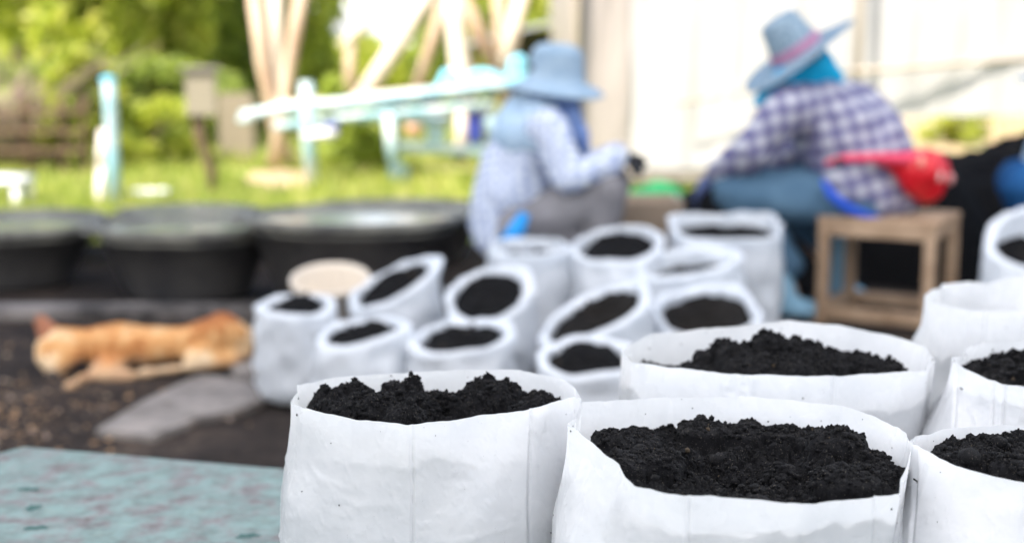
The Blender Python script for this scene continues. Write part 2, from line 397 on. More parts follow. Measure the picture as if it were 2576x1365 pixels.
near_bag('wide white bag with a tall heap of black clods, right behind the foremost bag',
    [(1562, 884, 1.90), (1587, 909, 1.84), (1621, 913, 1.80), (1681, 922, 1.77), (1808, 937, 1.745), (1990, 944, 1.73), (2113, 945, 1.735), (2253, 935, 1.76), (2327, 930, 1.80),
     (2350, 905, 1.88), (2327, 873, 1.95), (2266, 850, 2.00), (2105, 816, 2.06), (1978, 805, 2.08), (1842, 820, 2.06), (1723, 831, 2.04), (1638, 839, 2.01), (1587, 862, 1.95)],
    (0.352, 1.905), (0.198, 0.155), TZ, 0.035, mound=.012,
    clods=[cl(1825, 852, 1.92, .025), cl(1855, 870, 1.88, .035), cl(1935, 835, 1.94, .024), cl(1905, 850, 1.90, .035), cl(1980, 848, 1.92, .045), cl(2020, 850, 1.90, .04), cl(2060, 880, 1.86, .045), cl(2095, 872, 1.92, .016),
           cl(2160, 878, 1.90, .022), cl(2190, 900, 1.86, .035), cl(2235, 905, 1.88, .028), cl(1900, 890, 1.84, .05), cl(1990, 895, 1.84, .05), cl(1770, 905, 1.88, .035), cl(1730, 915, 1.86, .02)],
    seed=3, seals=((1860, 962, .016),), creases=[(2113, .003, .006)], dense=0.8, wr=0.8)
near_bag('foremost white bag cut off by the right edge, its left corner folded',
    [(2284, 1107, 1.46), (2300, 1094, 1.49), (2334, 1092, 1.50), (2375, 1081, 1.51), (2447, 1074, 1.53), (2576, 1071, 1.55), (2700, 1080, 1.54), (2790, 1110, 1.48), (2810, 1160, 1.42), (2760, 1205, 1.35), (2650, 1218, 1.32),
     (2576, 1213, 1.32), (2468, 1192, 1.34), (2406, 1172, 1.36), (2365, 1148, 1.38), (2346, 1132, 1.39), (2318, 1120, 1.42)],
    (0.515, 1.43), (0.125, 0.135), TZ, 0.016, mound=.01,
    clods=[cl(2400, 1125, 1.44, .022), cl(2375, 1140, 1.42, .02), cl(2470, 1103, 1.46, .02), cl(2495, 1100, 1.47, .018), cl(2450, 1125, 1.43, .03), cl(2560, 1145, 1.40, .03), cl(2600, 1120, 1.45, .03)],
    seed=4, creases=[(2350, .004, .005)], dense=0.7)
near_bag('white bag cut off by the right edge, second from the front there, with low soil',
    [(2401, 900, 1.80), (2411, 913, 1.775), (2432, 926, 1.75), (2483, 950, 1.72), (2525, 965, 1.70), (2576, 970, 1.69), (2680, 972, 1.69), (2790, 950, 1.74), (2820, 910, 1.81),
     (2790, 875, 1.89), (2680, 856, 1.95), (2576, 854, 1.95), (2468, 867, 1.92), (2427, 877, 1.88), (2424, 893, 1.84)],
    (0.66, 1.80), (0.128, 0.125), TZ, 0.02, mound=.01,
    clods=[cl(2540, 935, 1.79, .03), cl(2580, 925, 1.81, .03), cl(2500, 945, 1.77, .02)],
    seed=5, creases=[(2440, .003, .006), (2535, .002, .004), (2562, .002, .004)], dense=0.6)
near_bag('tall open white bag cut off at the right, its soil far below the rim',
    [(2322, 743, 2.26), (2334, 753, 2.22), (2385, 771, 2.17), (2437, 779, 2.14), (2576, 782, 2.13), (2700, 778, 2.15), (2740, 745, 2.26), (2700, 705, 2.38), (2576, 690, 2.42),
     (2519, 703, 2.41), (2488, 711, 2.40), (2437, 709, 2.40), (2370, 714, 2.38), (2363, 727, 2.33), (2345, 728, 2.30)],
    (0.795, 2.28), (0.135, 0.125), 0.46, 0.075, seed=6, dense=0.45, creases=[(2500, .003, .006)], wr=0.8)

# ------------------------------------------------------------------ middle bags on the ground, rims rolled down
M_BAG2 = mat('white_rolled_bag_film', (0.80, 0.83, 0.87), 0.40, 0.5)
base(M_BAG2, ramp(M_BAG2, tex(M_BAG2, 7, 4, 0.6), [(0.28, (0.46, 0.48, 0.51)), (0.38, (0.66, 0.70, 0.75)), (0.6, (0.76, 0.80, 0.85))]))
bump(M_BAG2, tex(M_BAG2, 12, 4, 0.5), 0.2, 0.02)
translucent(M_BAG2, 0.36, (0.86, 0.9, 0.94))
def rolled_bag(label, c, w_, h, Y, tilt=(0, 0), depth=1.0, mound=0.042, seed=0, roll=0.016, level=0.036, base_dx=0.0, sq=2.2, flap=0.0, soil=None, taper=0.94):
    """c: photo position of the rim centre; tilt: rise of the rim to the right and to the back (metres over the width)"""
    ctr = P(c[0], c[1], Y); h = ctr.z
    r = w_ / F_V * Y / 2
    root = thing('grow_bag', label, 'grow bag', (ctr.x + base_dx, Y, 0), 'white grow bags filled with black soil')
    n = 72; th = np.arange(n) / n * 2 * math.pi
    se = (np.abs(np.cos(th)) ** sq + np.abs(np.sin(th)) ** sq) ** (-1 / sq)
    rgb = np.random.default_rng(seed); pa_ = rgb.uniform(0, 6.28, 4); se = se * (1 + .035 * np.cos(2 * th + pa_[0]) + .03 * np.cos(3 * th + pa_[1]) + .015 * np.cos(5 * th + pa_[2]))
    cxn, syn = np.cos(th) * se, np.sin(th) * se; lipm = 1 + .35 * np.cos(2 * th + pa_[3]) + .25 * np.cos(5 * th + pa_[1])
    rows = []
    def ring(rad, z, k, amp):
        zt = z / max(h, .01)
        px = ctr.x + base_dx * (1 - zt) + cxn * rad; py = Y + syn * rad * depth
        tz = (tilt[0] * cxn * rad / r / 2 + tilt[1] * syn * rad / r / 2) * np.clip(zt, 0, 1.1) ** 2
        fl = flap * np.clip(syn, 0, 1) ** 2 * np.clip((zt - .8) * 5, 0, 1)
        p_ = np.column_stack([px, py, z + tz + fl])
        d = amp * fbm(p_ * np.array([1, 1, 1.5]) + seed * 5, 11, 3) + amp * 1.1 * noise3(p_, 4.5, seed * 2.) + amp * .5 * ridged(p_ + seed, 9, 2) ** 6
        p_[:, 0] += np.cos(th) * d; p_[:, 1] += np.sin(th) * d; p_[:, 2] += 0.5 * d * np.clip(zt * 2 - 1, 0, 1)
        return p_
    prof = [(0.0, 0.003), (0.8, 0.003), (0.95, 0.012), (0.99, 0.04)]
    for k in range(10): prof.append((1 + 0.04 * math.sin(k / 9 * math.pi) - (1 - taper) * (k / 9), 0.05 + (h - .045 - 0.05) * (k / 9)))
    for (a, z) in prof: rows.append(ring(r * a, z, 0, 0.016 if z > .03 else 0.002))
    for k in range(9):                                       # soft rolled lip that runs smoothly into the side
        a = -.25 + k / 8 * (math.pi * 1.2)
        rows.append(ring(r * taper - roll * .75 + roll * (.75 + .25 * lipm) * math.cos(a), h - roll * .8 + roll * .8 * (.75 + .25 * lipm) * math.sin(a), 0, 0.014))
    for k in range(4): rows.append(ring(r * taper - roll * 1.75 - .001 * k, h - roll - 0.025 * (k + 1), 0, 0.009))
    V = np.concatenate(rows); i = np.arange(n); j = (i + 1) % n
    Fq = np.concatenate([np.stack([k * n + i, k * n + j, (k + 1) * n + j, (k + 1) * n + i], 1) for k in range(len(rows) - 1)])
    mesh('bag', V, Fq, M_BAG2, root)
    NR = 26; n2 = 96; th2 = np.arange(n2) / n2 * 2 * math.pi
    se2 = (np.abs(np.cos(th2)) ** sq + np.abs(np.sin(th2)) ** sq) ** (-1 / sq)
    ri = r * taper - roll * 1.6
    Vs = []
    for k in range(NR):
        q = (k + 1) / NR; x = np.cos(th2) * se2 * ri * q; y = np.sin(th2) * se2 * ri * q * depth
        z = h - level + (tilt[0] * x / r / 2 + tilt[1] * y / r / depth / 2) + mound * (1 - q ** 2.2)
        pp = np.column_stack([ctr.x + x, Y + y, z]); pp[:, 2] += (0.014 * fbm(pp + seed, 12, 3) + 0.012 * np.abs(fbm(pp + seed, 32, 2))) * min(1, (1 - q) * 5)
        Vs.append(pp)
    Vs.append(np.array([[ctr.x, Y, h - level + mound]]))
    i = np.arange(n2); j = (i + 1) % n2
    q = np.concatenate([np.stack([k * n2 + i, k * n2 + j, (k + 1) * n2 + j, (k + 1) * n2 + i], 1) for k in range(NR - 1)])
    SV = np.concatenate(Vs)
    tri = np.concatenate([quads_to_tris(q), np.stack([j, i, np.full(n2, n2 * NR)], 1)])
    pl = [SV[(NR - 1) * n2:NR * n2]]
    for zz in (.8, .5, .2, .03):
        p_ = pl[0].copy(); q_ = 1 - zz; p_[:, 0] = ctr.x + base_dx * q_ + (p_[:, 0] - ctr.x) * (1 + .03 * (zz < .6)); p_[:, 2] = np.minimum(p_[:, 2], h * zz) if zz > .7 else h * zz; pl.append(p_)
    PV = np.concatenate(pl); PF = quads_to_tris(np.concatenate([np.stack([k * n2 + i, k * n2 + j, (k + 1) * n2 + j, (k + 1) * n2 + i], 1) for k in range(4)]))
    rg = np.random.default_rng(seed + 90); idx = rg.integers(0, n2 * (NR - 2), 260)
    rd = rg.uniform(0.003, 0.010, len(idx))
    V2, T2 = join_arrays([(SV, tri), (PV, PF), scatter_lumps(SV[idx], rd, seed, 1, 0.8, 0.15)])
    mesh('soil', V2, T2, soil or M_SOIL, root)
    return root
# EDIT-MARK rolled bags
rolled_bag('rolled rim white bag nearest the sleeping dog, leftmost of the mid distance bags', (745, 762), 222, 0, 4.30, (0.0, .03), seed=11, base_dx=.02, depth=.9, level=0.036)
rolled_bag('rolled rim white bag in front of the steeply tilted one, second from the dog', (905, 830), 248, 0, 4.05, (.045, .03), seed=12, level=0.032)
rolled_bag('steeply tilted white bag leaning beside the cream bowl, its mouth rising to the right', (992, 708), 238, 0, 4.72, (.14, .08), seed=13, mound=.055, level=0.032)
rolled_bag('rolled rim white bag third from the dog, right behind the bag beside the tabletop', (1162, 842), 278, 0, 4.0, (.03, .04), seed=14, level=0.032)
rolled_bag('white bag with a round mouth tipped toward the camera, between two slanted ones', (1232, 735), 240, 0, 4.52, (.05, .15), seed=15, mound=.045, level=0.028)
rolled_bag('white bag with a long slanted mouth of brown black soil, behind the low one', (1500, 782), 300, 0, 4.25, (.17, .07), seed=16, soil=M_SOIL2, mound=.035, level=0.032)
rolled_bag('low white bag with a small mouth, just left of the wide heaped bag', (1478, 893), 270, 0, 3.72, (.0, .06), seed=17, level=0.030)
rolled_bag('white bag with squared upright rim and brown black soil, behind the wide heaped bag', (1778, 778), 290, 0, 4.35, (.04, .10), seed=18, soil=M_SOIL2, sq=3.2, level=0.036)
rolled_bag('white bag standing just in front of the person in grey trousers', (1330, 618), 222, 0, 5.05, (.0, .02), seed=19, roll=.012, level=0.050, mound=0)
rolled_bag('wide mouthed white bag with black soil in front of the beige crate', (1556, 612), 240, 0, 4.98, (.05, .09), seed=20, level=0.034)
rolled_bag('tall square white bag by the boots of the person on the stool', (1826, 566), 270, 0, 5.15, (.0, .05), seed=21, sq=4, roll=.010, level=0.050, taper=1.0, mound=.01)
rolled_bag('slumped white bag with only a slit of soil, in front of the tall square bag', (1728, 655), 285, 0, 4.78, (.07, .05), seed=22, level=0.060, roll=.02, mound=0, depth=.8)
rolled_bag('white bag with high back flap, cut off right below the dark blue clothed person', (2590, 620), 225, 0, 4.6, (.0, .12), seed=23, flap=.07, level=0.040)

# ------------------------------------------------------------------ painted table, bench
def paint_mat():
    m = mat('peeling_turquoise_paint', (0.2, 0.4, 0.4), 0.55, 0.4)
    n = tex(m, 19, 7, 0.60, map_scale=(1, 1, 1))
    c = ramp(m, n, [(0.30, (0.10, 0.085, 0.08)), (0.40, (0.18, 0.175, 0.18)), (0.48, (0.18, 0.235, 0.23)), (0.60, (0.17, 0.265, 0.255)), (0.72, (0.21, 0.28, 0.26))])
    n2 = ramp(m, tex(m, 26, 6, 0.7), [(0.35, (0.48, 0.45, 0.44)), (0.6, (0.80, 0.80, 0.80))])
    base(m, mixc(m, 1.0, c, n2, 'MULTIPLY')); bump(m, n, 0.5, 0.004)
    return m
M_PAINT = paint_mat()
M_HOLE = mat('dark_green_stain', (0.02, 0.07, 0.065), 0.8)
e1 = G(60, 1120, TZ); e2 = G(705, 1175, TZ)
u = (e2 - e1).normalized(); v = Vector((-u.y, u.x, 0)); v = -v if v.y > 0 else v
tb = thing('table', 'weathered turquoise painted table with peeling paint under the near bags', 'table', (0.2, 1.5, 0))
corner = [e1, e1 + u * 2.1, e1 + u * 2.1 + v * 1.5, e1 + v * 1.5 + (-u) * 0.55]
# boards side by side along the length
b = MB(); nb = 5
bm = bmesh.new()
top = [bm.verts.new(c + Vector((0, 0, 0))) for c in corner]; bot = [bm.verts.new(c - Vector((0, 0, 0.035))) for c in corner]
bm.faces.new(top); bm.faces.new(bot[::-1])
for k in range(4): bm.faces.new((top[k], bot[k], bot[(k + 1) % 4], top[(k + 1) % 4]))
bmesh.ops.recalc_face_normals(bm, faces=bm.faces); bmesh.ops.bevel(bm, geom=bm.edges[:], offset=0.006, segments=2, affect='EDGES')
bm.verts.index_update(); b.add([x.co for x in bm.verts], [[q.index for q in f.verts] for f in bm.faces]); bm.free()
b.build('tabletop', M_PAINT, tb, smooth=False)
for c in corner:
    cc = Vector((0.2, 1.5, 0)); q = c + (Vector((cc.x, cc.y, c.z)) - c).normalized() * 0.12
    MB().box((q.x, q.y, (TZ - 0.036) / 2), (0.06, 0.06, TZ - 0.036), bev=0.004).build('leg', M_PAINT, tb, smooth=False)
for (x, y) in ((73, 1230), (83, 1276), (90, 1327), (624, 1347)):
    g = G(x, y, TZ); n_ = 26; V_ = [(g.x, g.y, TZ + .0010)]; ph_ = random.uniform(0, 6)
    for k in range(n_):
        a_ = k * 2 * math.pi / n_; q_ = 1 + .3 * math.sin(2 * a_ + ph_) + .22 * math.sin(5 * a_ + 2 * ph_) + random.uniform(-.12, .12)
        V_.append((g.x + .013 * q_ * math.cos(a_), g.y + .010 * q_ * math.sin(a_), TZ + .0006))
    mesh('nail_stain', V_, [(0, 1 + k, 1 + (k + 1) % n_) for k in range(n_)], M_HOLE, tb)
M_OLDWOOD = mat('old_grey_wood', (0.25, 0.22, 0.19), 0.8, 0.2)
base(M_OLDWOOD, ramp(M_OLDWOOD, tex(M_OLDWOOD, 6, 8, 0.65, map_scale=(1, 8, 8)), [(0.3, (0.10, 0.085, 0.075)), (0.7, (0.36, 0.32, 0.29))]))
bn = thing('bench', 'low wooden plank bench carrying the tall open bag at the right edge', 'bench', (0.85, 2.36, 0))
for k in range(3): MB().box((0.9, 2.2 + k * 0.125, 0.442), (0.66, 0.118, 0.03), bev=0.003).build('plank', M_OLDWOOD, bn, smooth=False)
for sx in (0.63, 1.18):
    for sy in (2.18, 2.44): MB().box((sx, sy, 0.2133), (0.05, 0.05, 0.4265)).build('leg', M_OLDWOOD, bn, smooth=False)

# ------------------------------------------------------------------ ground, lawn
def ground_mat():
    m = mat('dark_compost_ground', (0.03, 0.025, 0.02), 0.95, 0.15)
    c = ramp(m, tex(m, 3.5, 9, 0.7), [(0.32, (0.014, 0.0125, 0.012)), (0.50, (0.032, 0.026, 0.024)), (0.66, (0.075, 0.060, 0.050))])
    d = ramp(m, tex(m, 34, 5, 0.75), [(0.35, (0.5, 0.5, 0.5)), (0.65, (1.5, 1.4, 1.3))])
    base(m, mixc(m, 1.0, c, d, 'MULTIPLY')); bump(m, tex(m, 40, 6, 0.7), 0.8, 0.03)
    return m
M_GROUND = ground_mat()
gx = np.linspace(-4, 5, 150); gy = np.linspace(-3, 8, 170)
GX, GY = np.meshgrid(gx, gy); pts = np.column_stack([GX.ravel(), GY.ravel(), np.zeros(GX.size)])
pts[:, 2] = 0.012 * fbm(pts, 3, 4)
edge = np.minimum.reduce([pts[:, 0] + 4, 5 - pts[:, 0], pts[:, 1] + 3, 8 - pts[:, 1]]); pts[:, 2] = np.where(edge < .3, pts[:, 2] * edge / .3, pts[:, 2]) - 0.006
idx = np.arange(GX.size).reshape(GX.shape)
fq = np.stack([idx[:-1, :-1].ravel(), idx[:-1, 1:].ravel(), idx[1:, 1:].ravel(), idx[1:, :-1].ravel()], 1)
# outer sheet joined to reach the horizon
ring = np.array([[-400, -400, -.006], [400, -400, -.006], [400, 500, -.006], [-400, 500, -.006]], float)
n0 = len(pts); V = np.vstack([pts, ring]); c4 = [idx[0, 0], idx[0, -1], idx[-1, -1], idx[-1, 0]]
ex = np.array([[n0, n0 + 1, c4[1], c4[0]], [n0 + 1, n0 + 2, c4[2], c4[1]], [n0 + 2, n0 + 3, c4[3], c4[2]], [n0 + 3, n0, c4[0], c4[3]]])
tag(mesh('ground', V, np.vstack([fq, ex]), M_GROUND), kind='structure')
M_LAWN = mat('lawn', (0.09, 0.13, 0.03), 0.9, 0.1)
base(M_LAWN, ramp(M_LAWN, tex(M_LAWN, 1.3, 7, 0.7), [(0.35, (0.10, 0.16, 0.03)), (0.5, (0.22, 0.27, 0.06)), (0.58, (0.36, 0.33, 0.13)), (0.66, (0.52, 0.38, 0.26))]))
tag(mesh('lawn', [(-120, 7.7, 0.006), (120, 7.7, 0.006), (120, 160, 0.006), (-120, 160, 0.006)], [(0, 1, 2, 3)], M_LAWN, smooth=False), kind='structure')
M_EARTH = mat('orange_earth', (.42, .27, .17), .9, .1); base(M_EARTH, ramp(M_EARTH, tex(M_EARTH, 1.6, 6, .65), [(.38, (.20, .24, .08)), (.48, (.40, .34, .20)), (.6, (.50, .33, .21))]))
tag(mesh('earth', [(2.2, 10.6, .014), (14, 10.6, .014), (24, 34, .014), (4.5, 34, .014)], [(0, 1, 2, 3)], M_EARTH, smooth=False), kind='structure')
tag(mesh('bare_patch', [tuple(Vector(G(x, y, .012))) for x, y in ((608, 462), (640, 459), (662, 470), (700, 480), (738, 470), (770, 474), (792, 458), (775, 447), (788, 436), (735, 433), (712, 424), (675, 434), (640, 430), (622, 444))], [tuple(range(14))], mat('pinkish_dry_earth', (.46, .34, .22), .9, .1), smooth=False), kind='structure')
def random_island_mat(name, stops, rough=0.55, tr=0.4, trc=None, spec=0.3):
    m = mat(name, stops[0][1], rough, spec); N, L, b_ = nodes(m)
    g = N.new('ShaderNodeNewGeometry'); c = ramp(m, g.outputs['Random Per Island'], stops)
    base(m, c)
    if tr: translucent(m, tr, mixc(m, 1.0, c, (1.6, 1.7, 0.9), 'MULTIPLY') if trc is None else trc)
    return m
M_GRASS = random_island_mat('grass_blades', [(0, (0.12, 0.18, 0.03)), (0.5, (0.23, 0.28, 0.05)), (0.85, (0.44, 0.44, 0.12)), (1, (0.55, 0.45, 0.25))], tr=0.4)
n = 84000
yy = 7.75 + 14 * RNG.uniform(0, 1, n) ** 1.5; xx = RNG.uniform(-0.64, 0.64, n) * yy
h_ = RNG.uniform(0.05, 0.16, n); _px = 1287.5 + F_V * xx / yy; _py = 100 + 1.1 * F_V / yy
keep = ~((_px > 610) & (_px < 790) & (_py > 430) & (_py < 478)) & (noise3(np.column_stack([xx, yy, xx * 0]), 1.1) > -0.28) & ((xx < .20 * yy) | (yy < 10.6) | (RNG.uniform(size=n) < .12))
xx, yy, h_ = xx[keep], yy[keep], h_[keep]; n = len(xx); a = RNG.uniform(0, 6.28, n); wd = RNG.uniform(.006, .013, n); ln = RNG.normal(0, .05, (n, 2))
V = np.stack([np.column_stack([xx + wd * np.cos(a), yy + wd * np.sin(a), np.full(n, .005)]), np.column_stack([xx - wd * np.cos(a), yy - wd * np.sin(a), np.full(n, .005)]), np.column_stack([xx + ln[:, 0], yy + ln[:, 1], h_])], 1).reshape(-1, 3)
tag(mesh('grass', V, np.arange(3 * n).reshape(-1, 3), M_GRASS, smooth=False), 'sunlit yellow green grass behind the black tubs', 'grass', kind='stuff')
# dry leaf crumbs on the dark ground
M_LEAFBIT = random_island_mat('dry_leaf_bits', [(0, (0.05, 0.035, 0.025)), (0.35, (0.13, 0.085, 0.055)), (0.6, (0.34, 0.20, 0.10)), (0.8, (0.60, 0.36, 0.18)), (0.92, (0.28, 0.22, 0.19)), (1, (0.60, 0.45, 0.30))], tr=0)
n = 34000; yy = 2.4 + 3.3 * RNG.uniform(0, 1, n) ** 1.5; xx = RNG.uniform(-0.45, 0.45, n) * yy
k_ = (noise3(np.column_stack([xx, yy, 0 * xx]), 1.6, 5) + 0.34 > RNG.uniform(0, .9, n)) & ~((xx > -.75) & (yy > 3.5) & (xx < 0.9) & (yy < 5.3))
xx, yy = xx[k_], yy[k_]; rd = 0.0022 + 0.0085 * RNG.uniform(0, 1, len(xx)) ** 4
V, T = scatter_lumps(np.column_stack([xx, yy, np.full(len(xx), .006)]), rd, 77, 1, 0.35, 0.2)
tag(mesh('leaf_litter', V, T, M_LEAFBIT, smooth=False), 'scattered tan leaf crumbs on the dark ground', 'leaf litter', kind='stuff')

# ------------------------------------------------------------------ stone slabs and kerb plank
M_STONE = mat('grey_slab', (0.3, 0.29, 0.28), 0.85, 0.2)
base(M_STONE, ramp(M_STONE, tex(M_STONE, 7, 8, 0.7), [(0.33, (0.08, 0.068, 0.06)), (0.5, (0.18, 0.165, 0.155)), (0.7, (0.28, 0.25, 0.23))])); bump(M_STONE, tex(M_STONE, 30, 5, 0.6), 0.5, 0.01)
def slab(name, label, pts2, h, matl, cat='slab'):
    bm = bmesh.new(); t = [bm.verts.new(G(x, y, h)) for x, y in pts2]; f = bm.faces.new(t)
    r = bmesh.ops.extrude_face_region(bm, geom=[f]); 
    for q in r['geom']:
        if isinstance(q, bmesh.types.BMVert): q.co.z = -0.01
    bmesh.ops.recalc_face_normals(bm, faces=bm.faces); bmesh.ops.bevel(bm, geom=bm.edges[:], offset=h * .25, segments=2, affect='EDGES')
    bm.verts.index_update(); o = mesh(name, [v.co for v in bm.verts], [[q.index for q in f.verts] for f in bm.faces], matl, None, False); bm.free()
    return tag(o, label, cat)
slab('stone_slab', 'large broken grey slab lying on the dark ground in front of the dog', [(238, 1078), (350, 1010), (500, 938), (600, 950), (685, 990), (625, 1022), (500, 1050), (385, 1095)], .014, M_STONE)
slab('stone_slab', 'small pale slab between the dog and the leftmost mid bag', [(572, 905), (600, 884), (660, 890), (690, 930), (640, 950), (590, 935)], .03, M_STONE)
M_PLANK = mat('weathered_plank', (0.2, 0.19, 0.18), 0.8, 0.2); base(M_PLANK, ramp(M_PLANK, tex(M_PLANK, 2.2, 6, 0.7), [(0.4, (0.035, 0.033, 0.033)), (0.6, (0.22, 0.20, 0.19))]))
pk = MB().box((-1.75, 5.62, 0.022), (2.9, 0.13, 0.05), Matrix.Rotation(R(1.5), 3, 'Z'), bev=.006).build('plank', M_PLANK, None, smooth=False)
tag(pk, 'long weathered plank on the ground between the dog and the black tubs', 'plank')

# ------------------------------------------------------------------ black tubs with water
M_TUB = mat('black_tub_plastic', (0.016, 0.017, 0.020), 0.38, 0.6)
base(M_TUB, ramp(M_TUB, tex(M_TUB, 5, 6, 0.65), [(0.35, (0.035, 0.036, 0.041)), (0.7, (0.10, 0.095, 0.09))]))
M_RIM = mat('dusty_tub_rim', (0.16, 0.155, 0.14), 0.6, 0.4); base(M_RIM, ramp(M_RIM, tex(M_RIM, 6, 6, 0.65), [(0.35, (0.08, 0.08, 0.078)), (0.65, (0.24, 0.235, 0.20))]))
M_WATER = mat('tub_water', (0.30, 0.32, 0.27), 0.15, 0.8); bump(M_WATER, tex(M_WATER, 4, 2, 0.5), 0.06, 0.02)
def tub(label, vx, Y, dia, h, seed=0, tilt=0.0):
    x = (vx - 1287.5) / F_V * Y * 1.0; r = dia / 2
    t = thing('water_tub', label, 'tub', (x, Y, 0), 'black plastic water tubs')
    M = Matrix.Rotation(tilt, 3, 'Y')
    MB().lathe([(0.001, 0.004), (r * .64, 0.004), (r * .67, .02), (r * .935, h - .032), (r * .945, h - .032)], (x, Y, 0), 72, M, 1, .8).build('tub_body', M_TUB, t)
    MB().lathe([(r * .93, h - .036), (r * .985, h - .034), (r, h - .028), (r, h - .006), (r * .99, h), (r * .94, h), (r * .925, h - .012), (r * .92, h - .06)], (x, Y, 0), 72, M, 1, .8).build('rim', M_RIM, t)
    n = 64; V = [(x, Y, h - .022)] + [(x + r * .925 * math.cos(k * 2 * math.pi / n), Y + r * .8 * .92 * math.sin(k * 2 * math.pi / n), h - .022) for k in range(n)]
    mesh('water', V, [(0, 1 + k, 1 + (k + 1) % n) for k in range(n)], M_WATER, t)
    for s in (-1, 1): MB().tube([(x + s * r * .99, Y - .07, h - .03), (x + s * (r + .035), Y - .05, h - .035), (x + s * (r + .035), Y + .05, h - .035), (x + s * r * .99, Y + .07, h - .03)], .011, 8).build('handle', M_RIM, t)
tub('large black water tub beside the squatting person, rightmost of the front tubs', 893, 5.90, .95, .385)
tub('black water tub in the middle of the front row, behind the dog', 462, 6.12, .80, .315)
tub('black water tub cut off by the left edge, in the front row', -8, 6.42, .90, .285)
tub('black water tub in the back row at the left edge by the white stool', 60, 7.25, .80, .21)
tub('black water tub in the back row below the box on the post', 470, 7.1, .72, .26)
tub('black water tub in the back row behind the big front tub', 1000, 7.15, .95, .27)

# ------------------------------------------------------------------ basins
M_CREAM = mat('cream_plastic', (0.62, 0.55, 0.46), 0.45, 0.4, **{'Subsurface Weight': 0.0})
def basin(label, vx, vy, wv, Y, h, mt, squash=1.0, name='basin', cat='basin', tilt=0):
    c = P(vx, vy, Y); r = wv / F_V * Y / 2; z = c.z - h
    t = thing(name, label, cat, (c.x, Y, z))
    d = c.z - z; Mt = Matrix.Rotation(R(tilt), 3, 'X')
    MB().lathe([(.001, -d + .004), (r * .68, -d + .004), (r * .72, -d + .012), (r * .9, -.02), (r * .93, -.018)], c, 56, Mt, sy=squash).build('bowl', mt, t)
    MB().lathe([(r * .92, -.022), (r * .99, -.022), (r, -.01), (r * .99, 0), (r * .93, 0), (r * .88, -.02), (r * .70, -d + .012), (.001, -d + .010)], c, 56, Mt, sy=squash).build('rim', mt, t)
    return t
basin('empty cream plastic bowl between the black tub and the tilted white bag', 830, 698, 205, 5.0, .22, M_CREAM, tilt=14)
M_BEIGE = mat('beige_crate_plastic', (0.36, 0.28, 0.21), 0.6, 0.3)
ct = thing('crate', 'beige crate with flared sides on low legs beside the person in grey trousers', 'crate', tuple(G(1620, 800)))
c0 = P(1530, 500, 5.9); c1 = P(1712, 505, 5.9)
bm = bmesh.new(); zt = c0.z; zb = zt - .14; xa, xb = c0.x, c1.x; ya, yb = 5.75, 6.1
out8 = [(xa, ya, zt), (xb, ya, zt), (xb, yb, zt), (xa, yb, zt), (xa + .03, ya + .03, zb), (xb - .05, ya + .03, zb), (xb - .05, yb - .03, zb), (xa + .03, yb - .03, zb)]
inn = [(p[0] + (.015 if k % 4 in (0, 3) else -.015), p[1] + (.015 if k % 4 in (0, 1) else -.015), p[2] + (.015 if k > 3 else 0)) for k, p in enumerate(out8)]
Vv = out8 + inn; Ff = []
for k in range(4):
    j = (k + 1) % 4
    Ff += [(k, k + 4, j + 4, j), (8 + k, 8 + j, 12 + j, 12 + k), (k, j, 8 + j, 8 + k)]
Ff += [(4, 7, 6, 5), (12, 13, 14, 15)]
mesh('tray', Vv, Ff, M_BEIGE, ct, smooth=False)
for (x, y) in ((xa + .05, ya + .05), (xb - .07, ya + .05), (xa + .05, yb - .05), (xb - .07, yb - .05)): MB().bar((x, y, 0), (x, y, zb), .03, .03).build('leg', M_OLDWOOD, ct, smooth=False)

# ------------------------------------------------------------------ wooden stool
def wood_mat(name, a, b_):
    m = mat(name, a, 0.65, 0.25)
    base(m, ramp(m, tex(m, 9, 8, 0.65, map_scale=(1, 1, 1)), [(0.3, a), (0.7, b_)])); return m
M_STOOLW = wood_mat('stool_wood', (0.24, 0.155, 0.095), (0.50, 0.36, 0.245))
SY = 5.36
st = thing('stool', 'brown wooden stool with an open square frame under the person in the plaid shirt', 'stool', tuple(G(2240, 800)))
sx0 = P(2055, 700, SY).x; sx1 = P(2340, 700, SY).x; sz = P(2200, 566, SY).z
O = Vector(((sx0 + sx1) / 2, SY, 0)); wS = sx1 - sx0 + .015; dS = .42; rz = Matrix.Rotation(R(-29), 3, 'Z')
def SP(x, y, z): return O + rz @ Vector((x, y, z))
lw = .042
for k in range(4): MB().box(SP(0, dS * (k + .5) / 4 - .0, sz + .011), (wS + .01, dS / 4 - .006, .022), rz, .003).build('seat_slat', M_STOOLW, st, smooth=False)
for (x, y) in ((-wS / 2 + lw / 2, lw / 2), (wS / 2 - lw / 2, lw / 2), (-wS / 2 + lw / 2, dS - lw / 2), (wS / 2 - lw / 2, dS - lw / 2)):
    MB().box(SP(x, y, sz / 2), (lw, lw, sz), rz, .003).build('leg', M_STOOLW, st, smooth=False)
for y in (lw / 2 - .003, dS - lw / 2 + .003):
    for z in (.05, sz - .027): MB().box(SP(0, y, z), (wS - 2 * lw, lw * .8, .05), rz, .003).build('rail', M_STOOLW, st, smooth=False)
for x in (-wS / 2 + lw / 2, wS / 2 - lw / 2):
    for z in (.06, sz - .027): MB().box(SP(x, dS / 2, z), (lw * .8, dS - 2 * lw, .05), rz, .003).build('rail', M_STOOLW, st, smooth=False)

